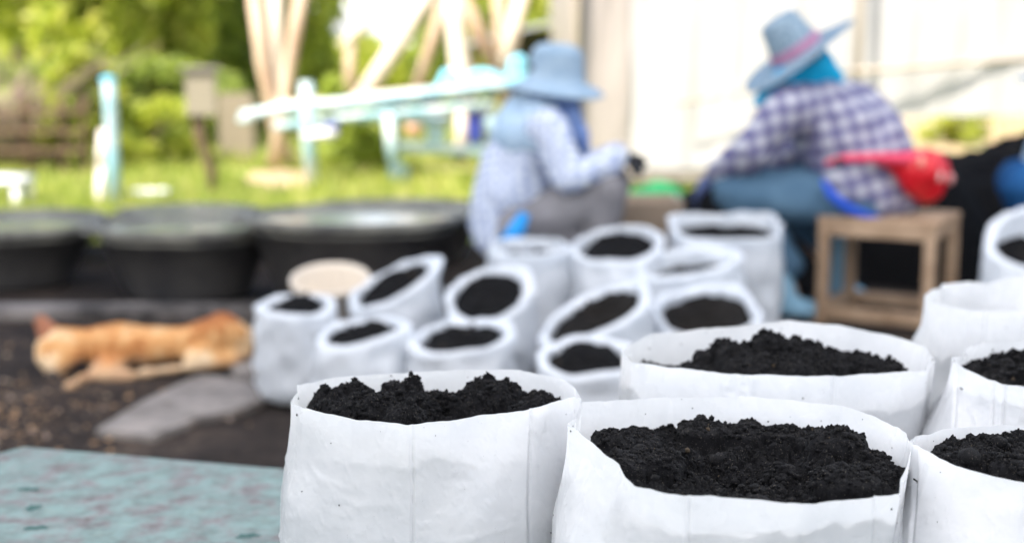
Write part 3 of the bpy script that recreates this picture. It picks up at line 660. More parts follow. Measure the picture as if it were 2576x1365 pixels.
# ------------------------------------------------------------------ soft bodies: overlapping spheres fused by a voxel remesh
def blob(name, prims, matl, parent, voxel=0.012, smooth_it=8, noise_amp=0.0, nf=9.0, cut=None):
    """prims: ('c', p0, r0, p1, r1) tapered limb; ('e', centre, (rx,ry,rz), rotation euler)"""
    bm = bmesh.new()
    for q in prims:
        if q[0] == 'c':
            p0, r0, p1, r1 = Vector(q[1]), q[2], Vector(q[3]), q[4]
            n = max(2, int((p1 - p0).length / (min(r0, r1) * .33)) + 1)
            for k in range(n + 1):
                t = k / n; bmesh.ops.create_icosphere(bm, subdivisions=2, radius=r0 + (r1 - r0) * t, matrix=Matrix.Translation(p0.lerp(p1, t)))
        else:
            from mathutils import Euler
            M = Matrix.Translation(Vector(q[1])) @ Euler(q[3] if len(q) > 3 else (0, 0, 0)).to_matrix().to_4x4() @ Matrix.Diagonal((*q[2], 1))
            bmesh.ops.create_icosphere(bm, subdivisions=3, radius=1, matrix=M)
    me = bpy.data.meshes.new('tmp'); bm.to_mesh(me); bm.free()
    o = bpy.data.objects.new('tmp', me); COL.objects.link(o)
    md = o.modifiers.new('r', 'REMESH'); md.mode = 'VOXEL'; md.voxel_size = voxel
    s = o.modifiers.new('s', 'SMOOTH'); s.factor = .5; s.iterations = smooth_it
    dg = bpy.context.evaluated_depsgraph_get(); ev = o.evaluated_get(dg); em = ev.to_mesh()
    V = np.array([v.co[:] for v in em.vertices]); Nn = np.array([v.normal[:] for v in em.vertices]); Fc = [tuple(p.vertices) for p in em.polygons]
    ev.to_mesh_clear(); bpy.data.objects.remove(o, do_unlink=True); bpy.data.meshes.remove(me)
    if noise_amp: V = V + Nn * (noise_amp * (fbm(V, nf, 3) + .6 * ridged(V, nf * .8, 2, 3.0) ** 3))[:, None]
    return mesh(name, V, Fc, matl, parent)
def cloth(name, a, b_, scale=6, rough=0.85):
    m = mat(name, a, rough, 0.15); base(m, ramp(m, tex(m, scale, 5, 0.6), [(0.35, a), (0.68, b_)])); return m
def plaid(name, bg_, st_, freq, duty, rot, soft=.06, third=None):
    """woven check: two stripe directions, darker where they cross"""
    m = mat(name, bg_, 0.85, 0.12); N, L, b_ = nodes(m)
    tc = N.new('ShaderNodeTexCoord'); mp = N.new('ShaderNodeMapping'); mp.inputs['Rotation'].default_value = rot; L.new(tc.outputs['Object'], mp.inputs[0])
    nz = N.new('ShaderNodeTexNoise'); nz.inputs['Scale'].default_value = 5; L.new(tc.outputs['Object'], nz.inputs['Vector'])
    ad = N.new('ShaderNodeMix'); ad.data_type = 'VECTOR'; ad.inputs[0].default_value = .06; L.new(mp.outputs[0], ad.inputs[4]); L.new(nz.outputs[1], ad.inputs[5])
    sp = N.new('ShaderNodeSeparateXYZ'); L.new(ad.outputs[1], sp.inputs[0])
    outs = []
    for ax in (0, 2):
        mu = N.new('ShaderNodeMath'); mu.operation = 'MULTIPLY'; mu.inputs[1].default_value = freq * 6.2832; L.new(sp.outputs[ax], mu.inputs[0])
        sn = N.new('ShaderNodeMath'); sn.operation = 'SINE'; L.new(mu.outputs[0], sn.inputs[0])
        mr = N.new('ShaderNodeMapRange'); mr.inputs[1].default_value = duty - soft * 4; mr.inputs[2].default_value = duty + soft * 4; L.new(sn.outputs[0], mr.inputs[0]); outs.append(mr.outputs[0])
    c = mixc(m, outs[0], bg_, tuple(.35 * x + .65 * y for x, y in zip(bg_, st_)))
    mu = N.new('ShaderNodeMath'); mu.operation = 'MULTIPLY'; L.new(outs[1], mu.inputs[0]); mu.inputs[1].default_value = .72
    c = mixc(m, mu.outputs[0], c, st_); base(m, c); return m
M_SKIN = mat('skin', (0.42, 0.24, 0.15), 0.5, 0.4)
M_HAIR = mat('black_hair', (0.012, 0.010, 0.010), 0.5, 0.4)
M_EYE = mat('dark_eye', (0.02, 0.015, 0.012), 0.2, 0.5)
def hand(dirv, palm_n, wrist, mt, name, parent, s=1.0):
    """palm, four unequal bent fingers and a thumb leaving the side of the palm, fused"""
    d = Vector(dirv).normalized(); nrm = Vector(palm_n).normalized(); side = d.cross(nrm).normalized(); w0 = Vector(wrist)
    pr = [('c', w0, .026 * s, w0 + d * .03 * s, .028 * s)]
    for k in range(4):
        o = side * ((k - 1.5) * .020 * s); ln = (.068, .078, .072, .056)[k] * s
        k0 = w0 + d * .03 * s + o * .8; k1 = w0 + d * .092 * s + o
        a = k1 + (d * .85 + nrm * .5).normalized() * ln * .45; b_ = a + (d * .45 + nrm * .9).normalized() * ln * .33; c = b_ + (d * .1 + nrm).normalized() * ln * .24
        pr += [('c', k0, .016 * s, k1, .0115 * s), ('c', k1, .0105 * s, a, .0095 * s), ('c', a, .0095 * s, b_, .0088 * s), ('c', b_, .0088 * s, c, .0075 * s)]
    t0 = w0 + d * .025 * s - side * .028 * s; t1 = t0 + (d * .7 - side * .7 + nrm * .3).normalized() * .04 * s; t2 = t1 + (d * .9 + nrm * .4).normalized() * .032 * s
    pr += [('c', w0 + d * .015 * s, .018 * s, t0, .014 * s), ('c', t0, .013 * s, t1, .0115 * s), ('c', t1, .011 * s, t2, .0085 * s)]
    return blob(name, pr, mt, parent, .0042, 3)
def person(root, K, cols, hat_fn, face_dir):
    """K: joints in world metres; body is one skin surface, clothes are children"""
    f = Vector(face_dir).normalized(); pel, che, nk, hd = K['pelvis'], K['chest'], K['neck'], K['head']
    body = [('e', hd, (.075, .088, .105), (0, 0, math.atan2(f.y, f.x) - math.pi / 2)), ('c', nk, .052, hd, .055), ('c', hd + f * .075 - Vector((0, 0, .01)), .014, hd + f * .098 - Vector((0, 0, .02)), .012),
            ('c', hd - Vector((0, 0, .05)), .06, hd + f * .045 - Vector((0, 0, .075)), .038), ('c', pel, .12, che, .13), ('c', che, .10, nk, .055)]
    sd = f.cross(Vector((0, 0, 1))).normalized()
    for s in (-1, 1): body.append(('e', hd + sd * s * .078, (.012, .02, .03)))
    for side in ('n', 'f'):
        sh, el, wr, hi, kn, an, to = [K[side][i] for i in range(7)]; to = Vector((an.x * .4 + to.x * .6, an.y * .4 + to.y * .6, .045)); an = Vector((an.x, an.y, min(an.z, .11)))
        body += [('c', che, .08, sh, .055), ('c', sh, .05, el, .038), ('c', el, .038, wr, .026), ('c', hi, .085, kn, .055), ('c', kn, .055, an, .036), ('c', an, .036, to, .03)]
    blob('body', body, M_SKIN, root, .012, 4)
    hr = blob('hair', [('e', hd - f * .02 + Vector((0, 0, .015)), (.085, .088, .10)), ('c', hd - f * .05 - Vector((0, 0, .03)), .05, nk - f * .03 + Vector((0, 0, .03)), .035)], M_HAIR, root, .012, 3)
    for s in (-1, 1): MB().lathe([(.0005, .006), (.006, .004), (.008, 0), (.0005, -.005)], hd + f * .083 + sd * s * .03 + Vector((0, 0, .005)), 12).build('eye', M_EYE, root)
    MB().tube([hd + f * .082 - sd * .022 - Vector((0, 0, .052)), hd + f * .088 - Vector((0, 0, .054)), hd + f * .082 + sd * .022 - Vector((0, 0, .052))], .005, 6).build('mouth', mat('lips', (.25, .08, .07), .5), root)
    return root

# ---- person in the light blue hat, squatting, turned to the right
YA = 5.55
def A(vx, vy, dy=0.0):
    p = P(vx, vy, YA); return Vector((p.x, YA + dy, p.z))
pa = thing('person', 'person squatting in light blue bucket hat, blue checked shirt and grey trousers', 'person', tuple(G(1400, 805)))
K = {'pelvis': A(1285, 545), 'chest': A(1340, 345), 'neck': A(1368, 262), 'head': A(1390, 205),
     'n': [A(1375, 318, -.17), A(1425, 432, -.24), A(1545, 398, -.10), A(1300, 560, -.11), A(1515, 478, -.13), A(1475, 745, -.10), A(1530, 765, -.12)],
     'f': [A(1385, 312, .17), A(1470, 430, .22), A(1570, 405, .10), A(1310, 555, .11), A(1545, 470, .13), A(1500, 735, .14), A(1560, 750, .14)]}
person(pa, K, None, None, (.95, .3, -.15))
M_SHIRT1 = plaid('blue_white_check', (0.70, 0.75, 0.80), (0.27, 0.33, 0.52), 27, .0, (0.2, 0, 0.5), .10)
M_GREY = cloth('grey_trousers', (0.17, 0.165, 0.18), (0.25, 0.245, 0.26), 7)
M_LBLUE = cloth('light_blue_cotton', (0.30, 0.43, 0.57), (0.42, 0.54, 0.67), 9)
M_PERI = cloth('periwinkle_cotton', (0.12, 0.19, 0.42), (0.22, 0.32, 0.55), 9)
M_INDIGO = cloth('indigo_cotton', (0.06, 0.08, 0.20), (0.12, 0.16, 0.30), 9)
sh = [('c', A(1290, 480), .165, A(1330, 370), .16), ('c', A(1330, 370), .16, A(1365, 310), .12), ('c', A(1255, 520, -.02), .12, A(1250, 585, -.04), .10), ('c', A(1250, 560, .05), .12, A(1250, 590, .08), .09), ('c', A(1240, 590, -.05), .075, A(1242, 612, -.05), .06),
      ('c', A(1340, 330), .12, A(1378, 320, -.17), .075), ('c', A(1378, 320, -.17), .078, A(1425, 430, -.24), .068), ('c', A(1425, 430, -.24), .068, A(1540, 400, -.12), .048), ('c', A(1500, 405, -.15), .052, A(1545, 385, -.12), .05),
      ('c', A(1340, 330), .12, A(1385, 312, .17), .075), ('c', A(1385, 312, .17), .075, A(1470, 430, .22), .06), ('c', A(1470, 430, .22), .06, A(1560, 405, .12), .045)]
blob('shirt', sh, M_SHIRT1, pa, .013, 7, .010, 7)
tr = [('c', A(1310, 560), .125, A(1330, 540), .13), ('c', A(1310, 565, -.09), .115, A(1515, 475, -.13), .088), ('c', A(1515, 475, -.13), .085, A(1478, 700, -.10), .065), ('c', A(1315, 560, .09), .115, A(1540, 470, .13), .09), ('c', A(1540, 470, .13), .085, A(1503, 700, .14), .065), ('c', A(1340, 590, -.10), .09, A(1420, 590, -.12), .06)]
blob('trousers', tr, M_GREY, pa, .013, 6, .008, 8)
M_BLACKG = mat('black_rubber', (0.012, 0.012, 0.014), 0.5, 0.4)
hand((.6, .5, .1), (.2, .3, -.9), A(1545, 394, -.12), M_BLACKG, 'glove', pa, .95)
hand((.4, -.5, -.1), (.2, -.3, -.9), A(1556, 402, .12), M_BLACKG, 'glove', pa, .95)
for k in ('n', 'f'):
    an, to = K[k][5], K[k][6]; blob('boot', [('c', an + Vector((0, 0, .09)), .058, an, .05), ('c', Vector((an.x, an.y, .045)), .045, Vector((to.x + .08, to.y, .04)), .036)], M_BLACKG, pa, .01, 4)
# scarf cape over neck and shoulders, indigo at the front
blob('cape', [('c', A(1365, 262), .085, A(1375, 250), .09), ('c', A(1350, 285), .12, A(1318, 335), .135), ('c', A(1318, 335, -.06), .115, A(1305, 352, -.08), .085), ('c', A(1355, 300, -.1), .09, A(1365, 345, -.15), .065), ('c', A(1355, 300, .1), .09, A(1360, 335, .15), .065)], M_LBLUE, pa, .013, 7, .006, 8)
blob('scarf', [('c', A(1400, 238, -.03), .070, A(1428, 262, -.05), .050), ('c', A(1428, 262, -.05), .050, A(1450, 335, -.07), .036), ('c', A(1452, 335, -.07), .045, A(1470, 375, -.07), .025), ('c', A(1372, 240, -.04), .085, A(1400, 240, -.03), .08)], M_PERI, pa, .012, 5, .005, 9)
def hat(parent, c, rot, crown_r, crown_h, brim, mt, droop=.02, band=None, top=.8, sway=0.0, brim_y=1.0, dome=False):
    h = MB(); M = rot
    prof = [(crown_r * .02, crown_h), (crown_r * top * .85, crown_h * .995), (crown_r * top, crown_h * .94), (crown_r * (top + 1) / 2, crown_h * .5), (crown_r, .015), (crown_r * 1.04, 0)]
    if dome: prof = [(crown_r * math.sin(q) ** .55 * .95, crown_h * (.35 + .65 * max(0, math.cos(q)) ** .7)) for q in np.linspace(.003, math.pi / 2, 12)] + [(crown_r * 1.01, crown_h * .2), (crown_r * 1.04, 0)]
    n = 10
    for k in range(1, n + 1): t = k / n; prof.append((crown_r * 1.04 + (brim - crown_r * 1.04) * t, -droop * t ** 1.5))
    prof += [(brim, -droop - .006), (crown_r * 1.04, -.008)]
    h.lathe(prof, (0, 0, 0), 64)
    V = [Vector(v) for v in h.V]
    for v in V:
        r = math.hypot(v.x, v.y)
        if r > crown_r * 1.05: v.z += sway * math.sin(math.atan2(v.y, v.x) * 2 + .6) * (r - crown_r) / (brim - crown_r) * .5; v.y *= brim_y
    o = mesh('hat', [Vector(c) + M @ v for v in V], h.F, mt, parent)
    if band:
        hb_ = MB(); hb_.lathe([(crown_r * 1.015, .012), (crown_r * 1.012 - (1 - top) * crown_r * .20, .05)], c, 64, M); hb_.lathe([(crown_r * 1.02, .012), (crown_r * 1.03, .03), (crown_r * 1.012 - (1 - top) * crown_r * .18, .05)], c, 64, M); hb_.build('hat_band', band, o)
    return o
M_HAT1 = cloth('pale_blue_felt', (0.22, 0.32, 0.43), (0.32, 0.42, 0.52), 14)
hat(pa, A(1396, 206), Matrix.Rotation(R(4), 3, 'Y'),   .112, .148, .195, M_HAT1, droop=.04, top=.86, sway=.02, dome=True)
stp = MB().tube([A(1318, 520, -.24), A(1300, 555, -.26), A(1278, 588, -.25), A(1254, 625, -.22)], [.022, .034, .036, .016], 12)
stp.build('blue_cloth', mat('bright_blue_cloth', (0.0, 0.24, 0.62), .6), pa)

# ---- person in the plaid shirt on the stool, back to the camera, leaning to the left
YB = 5.62
def B(vx, vy, dy=0.0):
    p = P(vx, vy, YB); return Vector((p.x, YB + dy, p.z))
pb = thing('person', 'person sitting on the wooden stool in purple plaid shirt, blue straw hat, red waist bag', 'person', tuple(G(2150, 795)))
K2 = {'pelvis': B(2190, 475, .02), 'chest': B(2075, 300), 'neck': B(2035, 215, .02), 'head': B(2018, 165, .03),
      'n': [B(1965, 265, -.12), B(1880, 370, -.10), B(1805, 440, .06), B(2130, 490, -.10), B(1855, 490, .0), B(1985, 690, -.02), B(2000, 738, -.06)],
      'f': [B(2165, 265, .18), B(2060, 400, .34), B(1900, 440, .30), B(2200, 490, .12), B(1990, 480, .42), P(2105, 672, 5.98), P(2140, 690, 5.94)]}
person(pb, K2, None, None, (-.7, .6, -.35))
M_PLAID = plaid('purple_plaid', (0.50, 0.51, 0.57), (0.075, 0.07, 0.20), 16.5, .02, (0.0, R(12), R(-12)), .12)
M_DENIM = cloth('slate_blue_trousers', (0.055, 0.115, 0.19), (0.095, 0.175, 0.26), 6)
s2 = [('c', B(2175, 440, .0), .185, B(2115, 340, .0), .185), ('c', B(2115, 340), .185, B(2065, 280, .02), .15), ('c', B(2200, 470, -.02), .16, B(2215, 482, -.02), .12), ('c', B(2120, 455, -.10), .10, B(2190, 485, -.12), .085), ('c', B(2190, 485, -.12), .085, B(2255, 490, -.08), .07), ('c', B(2145, 460, -.08), .10, B(2175, 490, -.08), .08), ('c', B(2020, 250), .09, B(2060, 270), .13),
      ('c', B(2060, 280), .13, B(1968, 268, -.12), .085), ('c', B(1968, 268, -.12), .085, B(1885, 368, -.10), .078), ('c', B(1885, 368, -.10), .078, B(1812, 432, .04), .05), ('c', B(1880, 390, -.08), .07, B(1850, 410, .0), .06),
      ('c', B(2080, 280), .13, B(2175, 265, .1), .09), ('c', B(2165, 265, .14), .09, B(2060, 400, .34), .07), ('c', B(2060, 400, .34), .07, B(1930, 440, .30), .05), ('c', B(2185, 290, .04), .10, B(2210, 350, .02), .13), ('c', B(2210, 350, .02), .13, B(2228, 430, .0), .13)]
blob('shirt', s2, M_PLAID, pb, .013, 7, .008, 7)
t2 = [('c', B(2190, 492, .0), .13, B(2240, 500, .0), .115), ('c', B(2160, 500, -.07), .125, B(1870, 486, .0), .10), ('c', B(1870, 486, .0), .10, B(1850, 480, .02), .095), ('c', B(1870, 500, .0), .09, B(1980, 665, -.02), .062), ('c', B(2200, 500, .12), .12, B(1990, 480, .40), .10), ('c', B(1990, 490, .40), .09, P(2098, 640, 5.98), .062)]
blob('trousers', t2, M_DENIM, pb, .013, 6, .007, 8)
M_BOOT = cloth('light_blue_rubber', (0.22, 0.42, 0.58), (0.32, 0.52, 0.66), 10, .45)
for (an, to) in ((B(1975, 715, -.02), B(2025, 745, -.06)), (P(2105, 672, 5.98), P(2150, 695, 5.92))):
    blob('boot', [('c', an + (K2['n'][4] - K2['n'][5] if an.y < 5.8 else Vector((-.05, -.1, .3))).normalized() * .15, .075, Vector((an.x, an.y, .06)), .062), ('c', Vector((an.x - .02, an.y, .045)), .045, Vector((to.x, to.y, .042)), .042), ('c', Vector((to.x, to.y, .042)), .042, Vector((to.x + .02, to.y - .02, .036)), .034)], M_BOOT, pb, .01, 4)
hand((-.5, .5, -.6), (.3, .5, -.8), B(1800, 445, .06), M_INDIGO, 'glove', pb, 1.05)
hand((-.5, .2, -.6), (.3, -.3, -.8), B(1895, 445, .30), M_INDIGO, 'glove', pb, 1.05)
M_CYAN = cloth('cyan_scarf', (0.0, 0.27, 0.52), (0.01, 0.36, 0.62), 8, .7)
blob('scarf', [('c', B(2005, 190, .02), .090, B(2045, 180, .02), .100), ('c', B(2040, 185, .0), .085, B(2090, 200, .0), .055), ('c', B(1990, 205, .0), .075, B(1940, 230, -.03), .045), ('c', B(1945, 222, -.02), .045, B(1903, 258, -.02), .018)], M_CYAN, pb, .011, 5, .006, 9)
def straw_mat(name, a, b_):
    m = mat(name, a, .7, .2); base(m, ramp(m, tex(m, 55, 2, .5, kind='voronoi'), [(.1, a), (.6, b_)])); bump(m, tex(m, 55, 2, .5, kind='voronoi'), .6, .01); return m
M_HAT2 = straw_mat('blue_straw', (0.10, 0.17, 0.24), (0.24, 0.33, 0.41))
M_PINK = mat('pink_band', (0.36, 0.16, 0.28), .7)
axis = Vector((-.56, -.06, .81)).normalized()
hat(pb, B(2012, 136, .03), axis.to_track_quat('Z', 'Y').to_matrix(), .106, .165, .245, M_HAT2, droop=.0, band=M_PINK, top=.74, sway=.02)
M_RED = mat('red_nylon', (0.60, 0.008, 0.018), .38, .5); bump(M_RED, tex(M_RED, 14, 3, .5), .4, .01)
wb = blob('waist_bag', [('c', B(2225, 400, -.21), .045, B(2290, 405, -.20), .06), ('c', B(2260, 412, -.20), .070, B(2300, 425, -.14), .098), ('c', B(2270, 445, -.19), .058, B(2302, 456, -.15), .076), ('c', B(2170, 388, -.225), .026, B(2225, 396, -.215), .040), ('c', B(2225, 396, -.215), .040, B(2285, 418, -.19), .078), ('c', B(2225, 402, -.21), .038, B(2262, 440, -.20), .055)], M_RED, pb, .010, 5, .004, 12)
MB().tube([B(2050, 400, -.20), B(2090, 386, -.235), B(2160, 384, -.25), B(2230, 388, -.25), B(2290, 378, -.2)], [.012, .015, .018, .020, .016], 10).build('strap', mat('pink_red_strap', (.72, .05, .12), .5), pb)
MB().bar(B(2070, 398, -.225), B(2086, 392, -.235), .03, .03).build('buckle', M_BLACKG, pb, smooth=False)
MB().tube([B(2042, 440, -.19), B(2060, 475, -.215), B(2100, 508, -.215), B(2150, 528, -.20), B(2200, 538, -.17)], [.008, .018, .020, .016, .006], 10).build('shirt_tail', mat('royal_blue_cloth', (.01, .08, .55), .7), pb)
for (x, y, c) in ((2270, 392, (.75, .40, .3)), (2318, 430, (.85, .62, .6)), (2352, 438, (.7, .35, .35))):
    p_ = B(x, y, -.262 if x < 2300 else (-.235 if x < 2340 else -.205)); MB().lathe([(.0005, .012), (.010, .010), (.014, .002), (.014, -.01)], p_, 18, Matrix.Rotation(R(90 + (0 if x < 2300 else 12)), 3, 'X') @ Matrix.Diagonal((.8, 1.6, 1)), 1, 1).build('badge', mat('badge_print', c, .35), wb)

# ---- person cut off by the right edge
YC = 5.9
def Cc(vx, vy, dy=0.0):
    p = P(vx, vy, YC); return Vector((p.x, YC + dy, p.z))
pc = thing('person', 'person in dark blue clothes crouching at the right edge, mostly cut off', 'person', tuple(G(2640, 770)))
K3 = {'pelvis': Cc(2760, 560), 'chest': Cc(2700, 350), 'neck': Cc(2690, 260), 'head': Cc(2680, 190),
      'n': [Cc(2690, 330, -.17), Cc(2640, 430, -.2), Cc(2610, 520, -.1), Cc(2750, 560, -.1), Cc(2555, 470, -.08), Cc(2640, 720, -.06), Cc(2600, 745, -.06)],
      'f': [Cc(2690, 330, .17), Cc(2640, 430, .2), Cc(2610, 520, .1), Cc(2750, 560, .1), Cc(2600, 460, .2), Cc(2660, 700, .2), Cc(2620, 720, .2)]}
person(pc, K3, None, None, (-1, .1, -.2))
M_NAVY = cloth('dark_blue_cotton', (0.008, 0.055, 0.16), (0.02, 0.10, 0.27), 5)
blob('trousers', [('c', Cc(2760, 560), .13, Cc(2740, 540), .13), ('c', Cc(2750, 560, -.08), .125, Cc(2568, 466, -.08), .105), ('c', Cc(2560, 470, -.08), .098, Cc(2640, 690, -.06), .065), ('c', Cc(2750, 560, .1), .12, Cc(2605, 465, .2), .1), ('c', Cc(2605, 465, .2), .09, Cc(2660, 680, .2), .06)], M_NAVY, pc, .013, 6, .007, 8)
blob('shirt', [('c', Cc(2745, 500), .17, Cc(2700, 350), .16), ('c', Cc(2700, 340), .12, Cc(2690, 330, -.17), .075), ('c', Cc(2690, 330, -.17), .075, Cc(2640, 430, -.2), .06), ('c', Cc(2640, 430, -.2), .06, Cc(2612, 510, -.1), .045), ('c', Cc(2700, 340), .12, Cc(2690, 330, .17), .075), ('c', Cc(2690, 330, .17), .075, Cc(2640, 430, .2), .06), ('c', Cc(2640, 430, .2), .06, Cc(2612, 510, .1), .045)], M_LBLUE, pc, .013, 6, .008, 8)
hand((-.2, .1, -.9), (.3, .3, -.2), Cc(2608, 525, -.1), M_BLACKG, 'glove', pc); hand((-.2, -.1, -.9), (.3, -.3, -.2), Cc(2608, 525, .1), M_BLACKG, 'glove', pc)
hat(pc, Cc(2680, 185), Matrix.Identity(3), .105, .12, .2, M_HAT1, top=.8)
for k in ('n', 'f'):
    an, to = K3[k][5], K3[k][6]; blob('boot', [('c', an + Vector((0, 0, .06)), .058, Vector((an.x, an.y, .05)), .05), ('c', Vector((an.x, an.y, .045)), .045, Vector((to.x - .08, to.y, .04)), .036)], M_BLACKG, pc, .01, 4)

# ------------------------------------------------------------------ sleeping dog
def dog_mat():
    m = mat('ginger_fur', (.4, .2, .07), .8, .2)
    c = ramp(m, tex(m, 7, 4, .6), [(.32, (0.26, 0.10, 0.035)), (.44, (0.44, 0.19, 0.065)), (.53, (0.55, 0.31, 0.13)), (.63, (0.66, 0.50, 0.32))])
    N, L, b_ = nodes(m); g = N.new('ShaderNodeTexCoord'); sp = N.new('ShaderNodeSeparateXYZ'); L.new(g.outputs['Object'], sp.inputs[0])
    nz_ = N.new('ShaderNodeMath'); nz_.operation = 'MULTIPLY_ADD'; L.new(tex(m, 16, 3, .6), nz_.inputs[0]); nz_.inputs[1].default_value = .10; L.new(sp.outputs[2], nz_.inputs[2])
    c = mixc(m, ramp(m, nz_.outputs[0], [(.185, 0.0), (.235, 1.0)]), c, (.26, .09, .03))
    c = mixc(m, ramp(m, nz_.outputs[0], [(.075, .75), (.105, 0.0)]), c, (.44, .30, .19))
    base(m, c); bump(m, tex(m, 120, 3, .6), .5, .006); return m
M_DOG = dog_mat(); YD = 4.72
dg_ = thing('dog', 'ginger dog asleep on its side on the dark ground', 'dog', tuple(G(360, 930)))
def D(vx, vy, dy=0.0):
    p = P(vx, vy, YD); return Vector((p.x, YD + dy, p.z))
dog = [('c', D(300, 868), .072, D(380, 870), .068), ('c', D(380, 870), .068, D(470, 864), .055), ('c', D(470, 864), .060, D(560, 842), .078), ('c', D(560, 842), .080, D(575, 845), .070),   # trunk, loin, rump
       ('c', D(250, 870), .070, D(300, 868), .078), ('c', D(205, 865, -.01), .052, D(260, 868), .064),                                   # neck, shoulder
       ('e', D(150, 878, -.05), (.066, .05, .055), (0, .35, 0)), ('c', D(140, 888, -.07), .044, D(158, 915, -.10), .028), ('c', D(185, 880, -.05), .045, D(165, 905, -.08), .035), ('c', D(158, 860, -.02), .058, D(215, 868, -.01), .060),
       ('c', D(285, 895, -.04), .042, D(250, 932, -.12), .021), ('c', D(250, 932, -.12), .019, P(205, 950, 4.53), .015), ('c', P(205, 950, 4.53), .015, P(178, 968, 4.43), .016), ('c', P(178, 968, 4.43), .018, P(170, 974, 4.41), .015),
       ('c', D(300, 905, -.05), .044, D(275, 925, -.13), .028), ('c', D(275, 922, -.13), .032, D(345, 922, -.13), .028),
       ('c', D(575, 850), .066, D(500, 890, -.06), .040), ('c', D(500, 890, -.07), .036, D(590, 890, -.05), .028), ('c', D(590, 895, -.06), .026, D(480, 908, -.10), .014), ('c', D(480, 908, -.10), .013, D(400, 915, -.12), .012), ('c', D(400, 915, -.12), .018, D(380, 918, -.12), .017),
       ('c', D(595, 850, .02), .05, D(605, 880, .0), .04), ('c', D(610, 870, .0), .022, D(560, 915, -.04), .012)]
blob('body', dog, M_DOG, dg_, .0075, 4, .005, 13)
M_EAR = mat('brown_ear', (0.26, 0.10, 0.05), .8)
blob('ear', [('c', D(135, 836, -.01), .030, D(98, 800, .01), .014), ('c', D(118, 846, -.01), .026, D(92, 812, .01), .014)], M_EAR, dg_, .006, 3)
blob('ear', [('c', D(140, 850, .05), .022, D(112, 832, .07), .010)], M_EAR, dg_, .006, 3)
blob('nose', [('c', D(160, 921, -.125), .019, D(168, 925, -.125), .016)], M_BLACKG, dg_, .004, 3)
blob('eyelid', [('c', D(142, 876, -.104), .008, D(152, 880, -.104), .005)], M_EAR, dg_, .003, 2)

# ------------------------------------------------------------------ black soil heap and green net
def heap(name, label, cat, c, r, h, matl, seed, n=70):
    th = np.arange(n * 2) / (n * 2) * 2 * math.pi; rows = []
    for k in range(1, n + 1):
        q = k / n; x = c[0] + np.cos(th) * r[0] * q; y = c[1] + np.sin(th) * r[1] * q
        z = h * (1 - q * q) ** 1.1; p_ = np.column_stack([x, y, np.full(len(th), z)])
        p_[:, 2] += (1 - q) * (.10 * h / .4 * fbm(p_ + seed, 2.5, 4) + .03 * np.abs(fbm(p_ + seed, 12, 2))); p_[:, 2] = np.maximum(p_[:, 2], -.01); rows.append(p_)
    V = np.concatenate(rows + [np.array([[c[0], c[1], h]])]); m_ = n * 2; i = np.arange(m_); j = (i + 1) % m_
    q = np.concatenate([np.stack([k * m_ + i, k * m_ + j, (k + 1) * m_ + j, (k + 1) * m_ + i], 1) for k in range(n - 1)])
    tri = np.concatenate([quads_to_tris(q), np.stack([j, i, np.full(m_, m_ * n)], 1)])
    return tag(mesh(name, V, tri, matl), label, cat)
heap('soil_heap', 'big heap of black soil behind the person on the stool, running to the right edge', 'soil heap', (P(2700, 400, 7.3).x, 7.3), (1.75, .95), .60, M_SOIL3, 3)
heap('soil_heap', 'dark hump of black soil right behind the red waist bag', 'soil heap', (P(2310, 400, 6.7).x, 6.7), (.46, .4), .60, M_SOIL3, 14)
heap('soil_heap', 'smaller heap of black soil between the two working people', 'soil heap', (P(1880, 400, 6.6).x, 6.6), (.62, .5), .50, M_SOIL3, 9)
M_NET = cloth('green_net', (0.005, 0.10, 0.05), (0.03, 0.24, 0.08), 12)
heap('shade_net', 'crumpled green net on the ground at the foot of the greenhouse', 'net', (P(1650, 460, 8.6).x, 8.6), (.42, .4), .22, M_NET, 21, 40)

# ------------------------------------------------------------------ greenhouse of plastic sheet on pipes
def sheet_mat(name, col, tr):
    m = mat(name, col, .4, .4); bump(m, tex(m, 2.2, 4, .5, map_scale=(1, 1, .35)), .5, .1); translucent(m, tr, col); return m
M_SHEET = sheet_mat('milky_greenhouse_film', (0.56, 0.545, 0.53), .30)
M_SHEET2 = sheet_mat('cream_greenhouse_film', (0.44, 0.39, 0.355), .25)
M_PIPE = mat('galvanised_pipe', (0.33, 0.28, 0.22), .5, .4)
gh = thing('greenhouse', 'greenhouse of milky white plastic film on metal pipes behind the workers', 'greenhouse', tuple(G(1700, 440)))
def film(p0, p1, z0, z1, mt, seed, amp=.03, zb=None):
    nx, nz = 90, 40; V = []
    p0 = Vector(p0); p1 = Vector(p1); d = (p1 - p0); nr = Vector((-d.y, d.x)).normalized()
    s = np.linspace(0, 1, nx); t = np.linspace(0, 1, nz); S, T = np.meshgrid(s, t)
    base_z = z0 + ((zb - z0) * S if zb is not None else 0)
    X = p0.x + d.x * S; Y_ = p0.y + d.y * S; Z = base_z + (z1 - base_z) * T
    q = np.column_stack([X.ravel() * 2.2, Y_.ravel() * 2.2, Z.ravel() * .5]) + seed
    f = amp * fbm(q, 1.6, 3); V = np.column_stack([X.ravel() + nr.x * f, Y_.ravel() + nr.y * f, Z.ravel()])
    idx = np.arange(nx * nz).reshape(nz, nx); Fq = np.stack([idx[:-1, :-1].ravel(), idx[:-1, 1:].ravel(), idx[1:, 1:].ravel(), idx[1:, :-1].ravel()], 1)
    return mesh('plastic_film', V, Fq, mt, gh)
YG = 9.9
gx0 = P(1450, 300, YG).x; gx1 = P(1585, 300, YG).x; gx2 = P(2148, 300, YG).x
film((gx0, YG), (gx1, YG + .05), .0, 3.0, M_SHEET2, 1.0)
film((gx1, YG + .05), (gx2, YG + .1), .20, 3.0, M_SHEET, 2.0)
